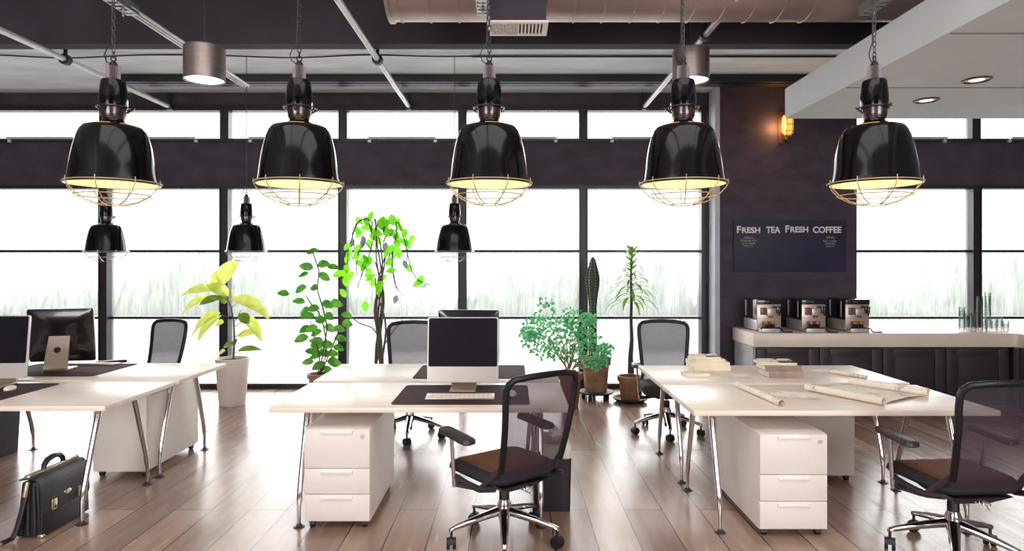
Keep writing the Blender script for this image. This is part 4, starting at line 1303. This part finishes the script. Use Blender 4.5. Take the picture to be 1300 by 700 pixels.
while zz < prof[-1][1]:
    for i in range(len(prof) - 1):
        if prof[i][1] <= zz <= prof[i + 1][1]:
            u = (zz - prof[i][1]) / (prof[i + 1][1] - prof[i][1]); rr = prof[i][0] + u * (prof[i + 1][0] - prof[i][0])
    for k in range(7):
        a = (k + .5) * 2 * math.pi / 7
        s5.sphere((cx0 + rr * math.cos(a), rr * math.sin(a), zz), .0055, 5, 3)
    zz += .035
s5.build('spines', M['spine'], pl5)

# 6 dracaena
D6 = 7.46
p6 = at(800, 507, D6)
sa = MB().lathe([(.0001, 0), (.15, 0), (.195, .035), (.20, .05), (.188, .05), (.15, .018), (.0001, .018)], 32)
o = sa.build('saucer', M['saucer']); o.location = (p6.x, D6, 0); tag(o, 'wide dark saucer under the dracaena pot', 'saucer')
pl6 = thing('potted_dracaena', 'strap-leaved dracaena with a bare trunk in a brown clay pot', 'plant', (p6.x, D6, .019))
pot(pl6, .105, .135, .28, M['terrabrown'], .06)
O6 = Vector((p6.x, D6, .019))
def q6(cx, cy, dy=0): return at(640 + cx / 3.042, 290 + cy / 3.042, D6) - O6 + Vector((0, dy, 0))
MB().tube([q6(490, 560), q6(488, 500), q6(493, 430), q6(490, 350), q6(492, 280), q6(490, 180), q6(494, 90)], [.040, .030, .022, .018, .016, .013, .006], 12).build('trunk', M['trunk'], pl6)
f = MB()
for k in range(70):
    u = k / 69
    cy_ = 295 - 210 * u
    a = k * 2.4
    c3 = q6(492, cy_)
    up = .45 + .75 * u * u
    dv = Vector((math.cos(a), math.sin(a), up))
    ln = .38 - .20 * u ** 1.5
    f.leaf(c3, dv, ln * rng.uniform(.8, 1.1), .040, (0, 0, 1), 1.25 - .6 * u, 8, .25, .6)
f.build('foliage', M['drac'], pl6)

# ------------------------------------------------------------------ camera, light, world
cam = bpy.data.cameras.new('camera'); co = bpy.data.objects.new('camera', cam); COL.objects.link(co)
cam.sensor_width = 36; cam.lens = 36 * F / 1300; cam.shift_y = -(350 - VY) / 1300
co.location = (0, 0, H); co.rotation_euler = (math.pi / 2, 0, 0)
cam.clip_start = .05; cam.clip_end = 200
SC.camera = co

w_ = bpy.data.worlds.new('sky'); SC.world = w_; w_.use_nodes = True
nt = w_.node_tree
bg = nt.nodes['Background']
tc = nt.nodes.new('ShaderNodeTexCoord'); sp = nt.nodes.new('ShaderNodeSeparateXYZ')
nt.links.new(tc.outputs['Generated'], sp.inputs[0])
rp = nt.nodes.new('ShaderNodeValToRGB')
rp.color_ramp.elements[0].position = 0; rp.color_ramp.elements[0].color = (.92, .95, .95, 1)
rp.color_ramp.elements[1].position = 1; rp.color_ramp.elements[1].color = (1, .99, 1, 1)
nt.links.new(sp.outputs['Z'], rp.inputs[0]); nt.links.new(rp.outputs[0], bg.inputs['Color'])
bg.inputs['Strength'].default_value = 2.0

def area(name, loc, rot, sx, sy, power, col=(1, 1, 1)):
    L = bpy.data.lights.new(name, 'AREA'); L.shape = 'RECTANGLE'; L.size = sx; L.size_y = sy; L.energy = power; L.color = col
    o = bpy.data.objects.new(name, L); COL.objects.link(o); o.location = loc; o.rotation_euler = rot
    return o
area('rear_window_light', (-4.0, YB + .1, 2.0), (R(90), 0, 0), 3.0, 2.4, 250, (1, .965, .965))
area('rear_window_light', (3.6, YB + .1, 2.0), (R(90), 0, 0), 3.0, 2.4, 250, (1, .965, .965))
area('ceiling_fill_light', (0, 1.2, 4.2), (0, 0, 0), 5.0, 2.5, 130, (1, .965, .965))
sl = bpy.data.lights.new('soft_daylight', 'SUN'); sl.energy = 11.5; sl.angle = R(85); sl.color = (1, .98, .98)
slo = bpy.data.objects.new('soft_daylight', sl); COL.objects.link(slo); slo.location = (0, 14, 6); slo.rotation_euler = (R(-62), 0, R(4))

SC.view_settings.view_transform = 'Standard'
SC.view_settings.look = 'None'
SC.view_settings.exposure = 0
SC.cycles.use_denoising = True
SC.cycles.max_bounces = 10
SC.cycles.transparent_max_bounces = 24
SC.cycles.sample_clamp_indirect = 8
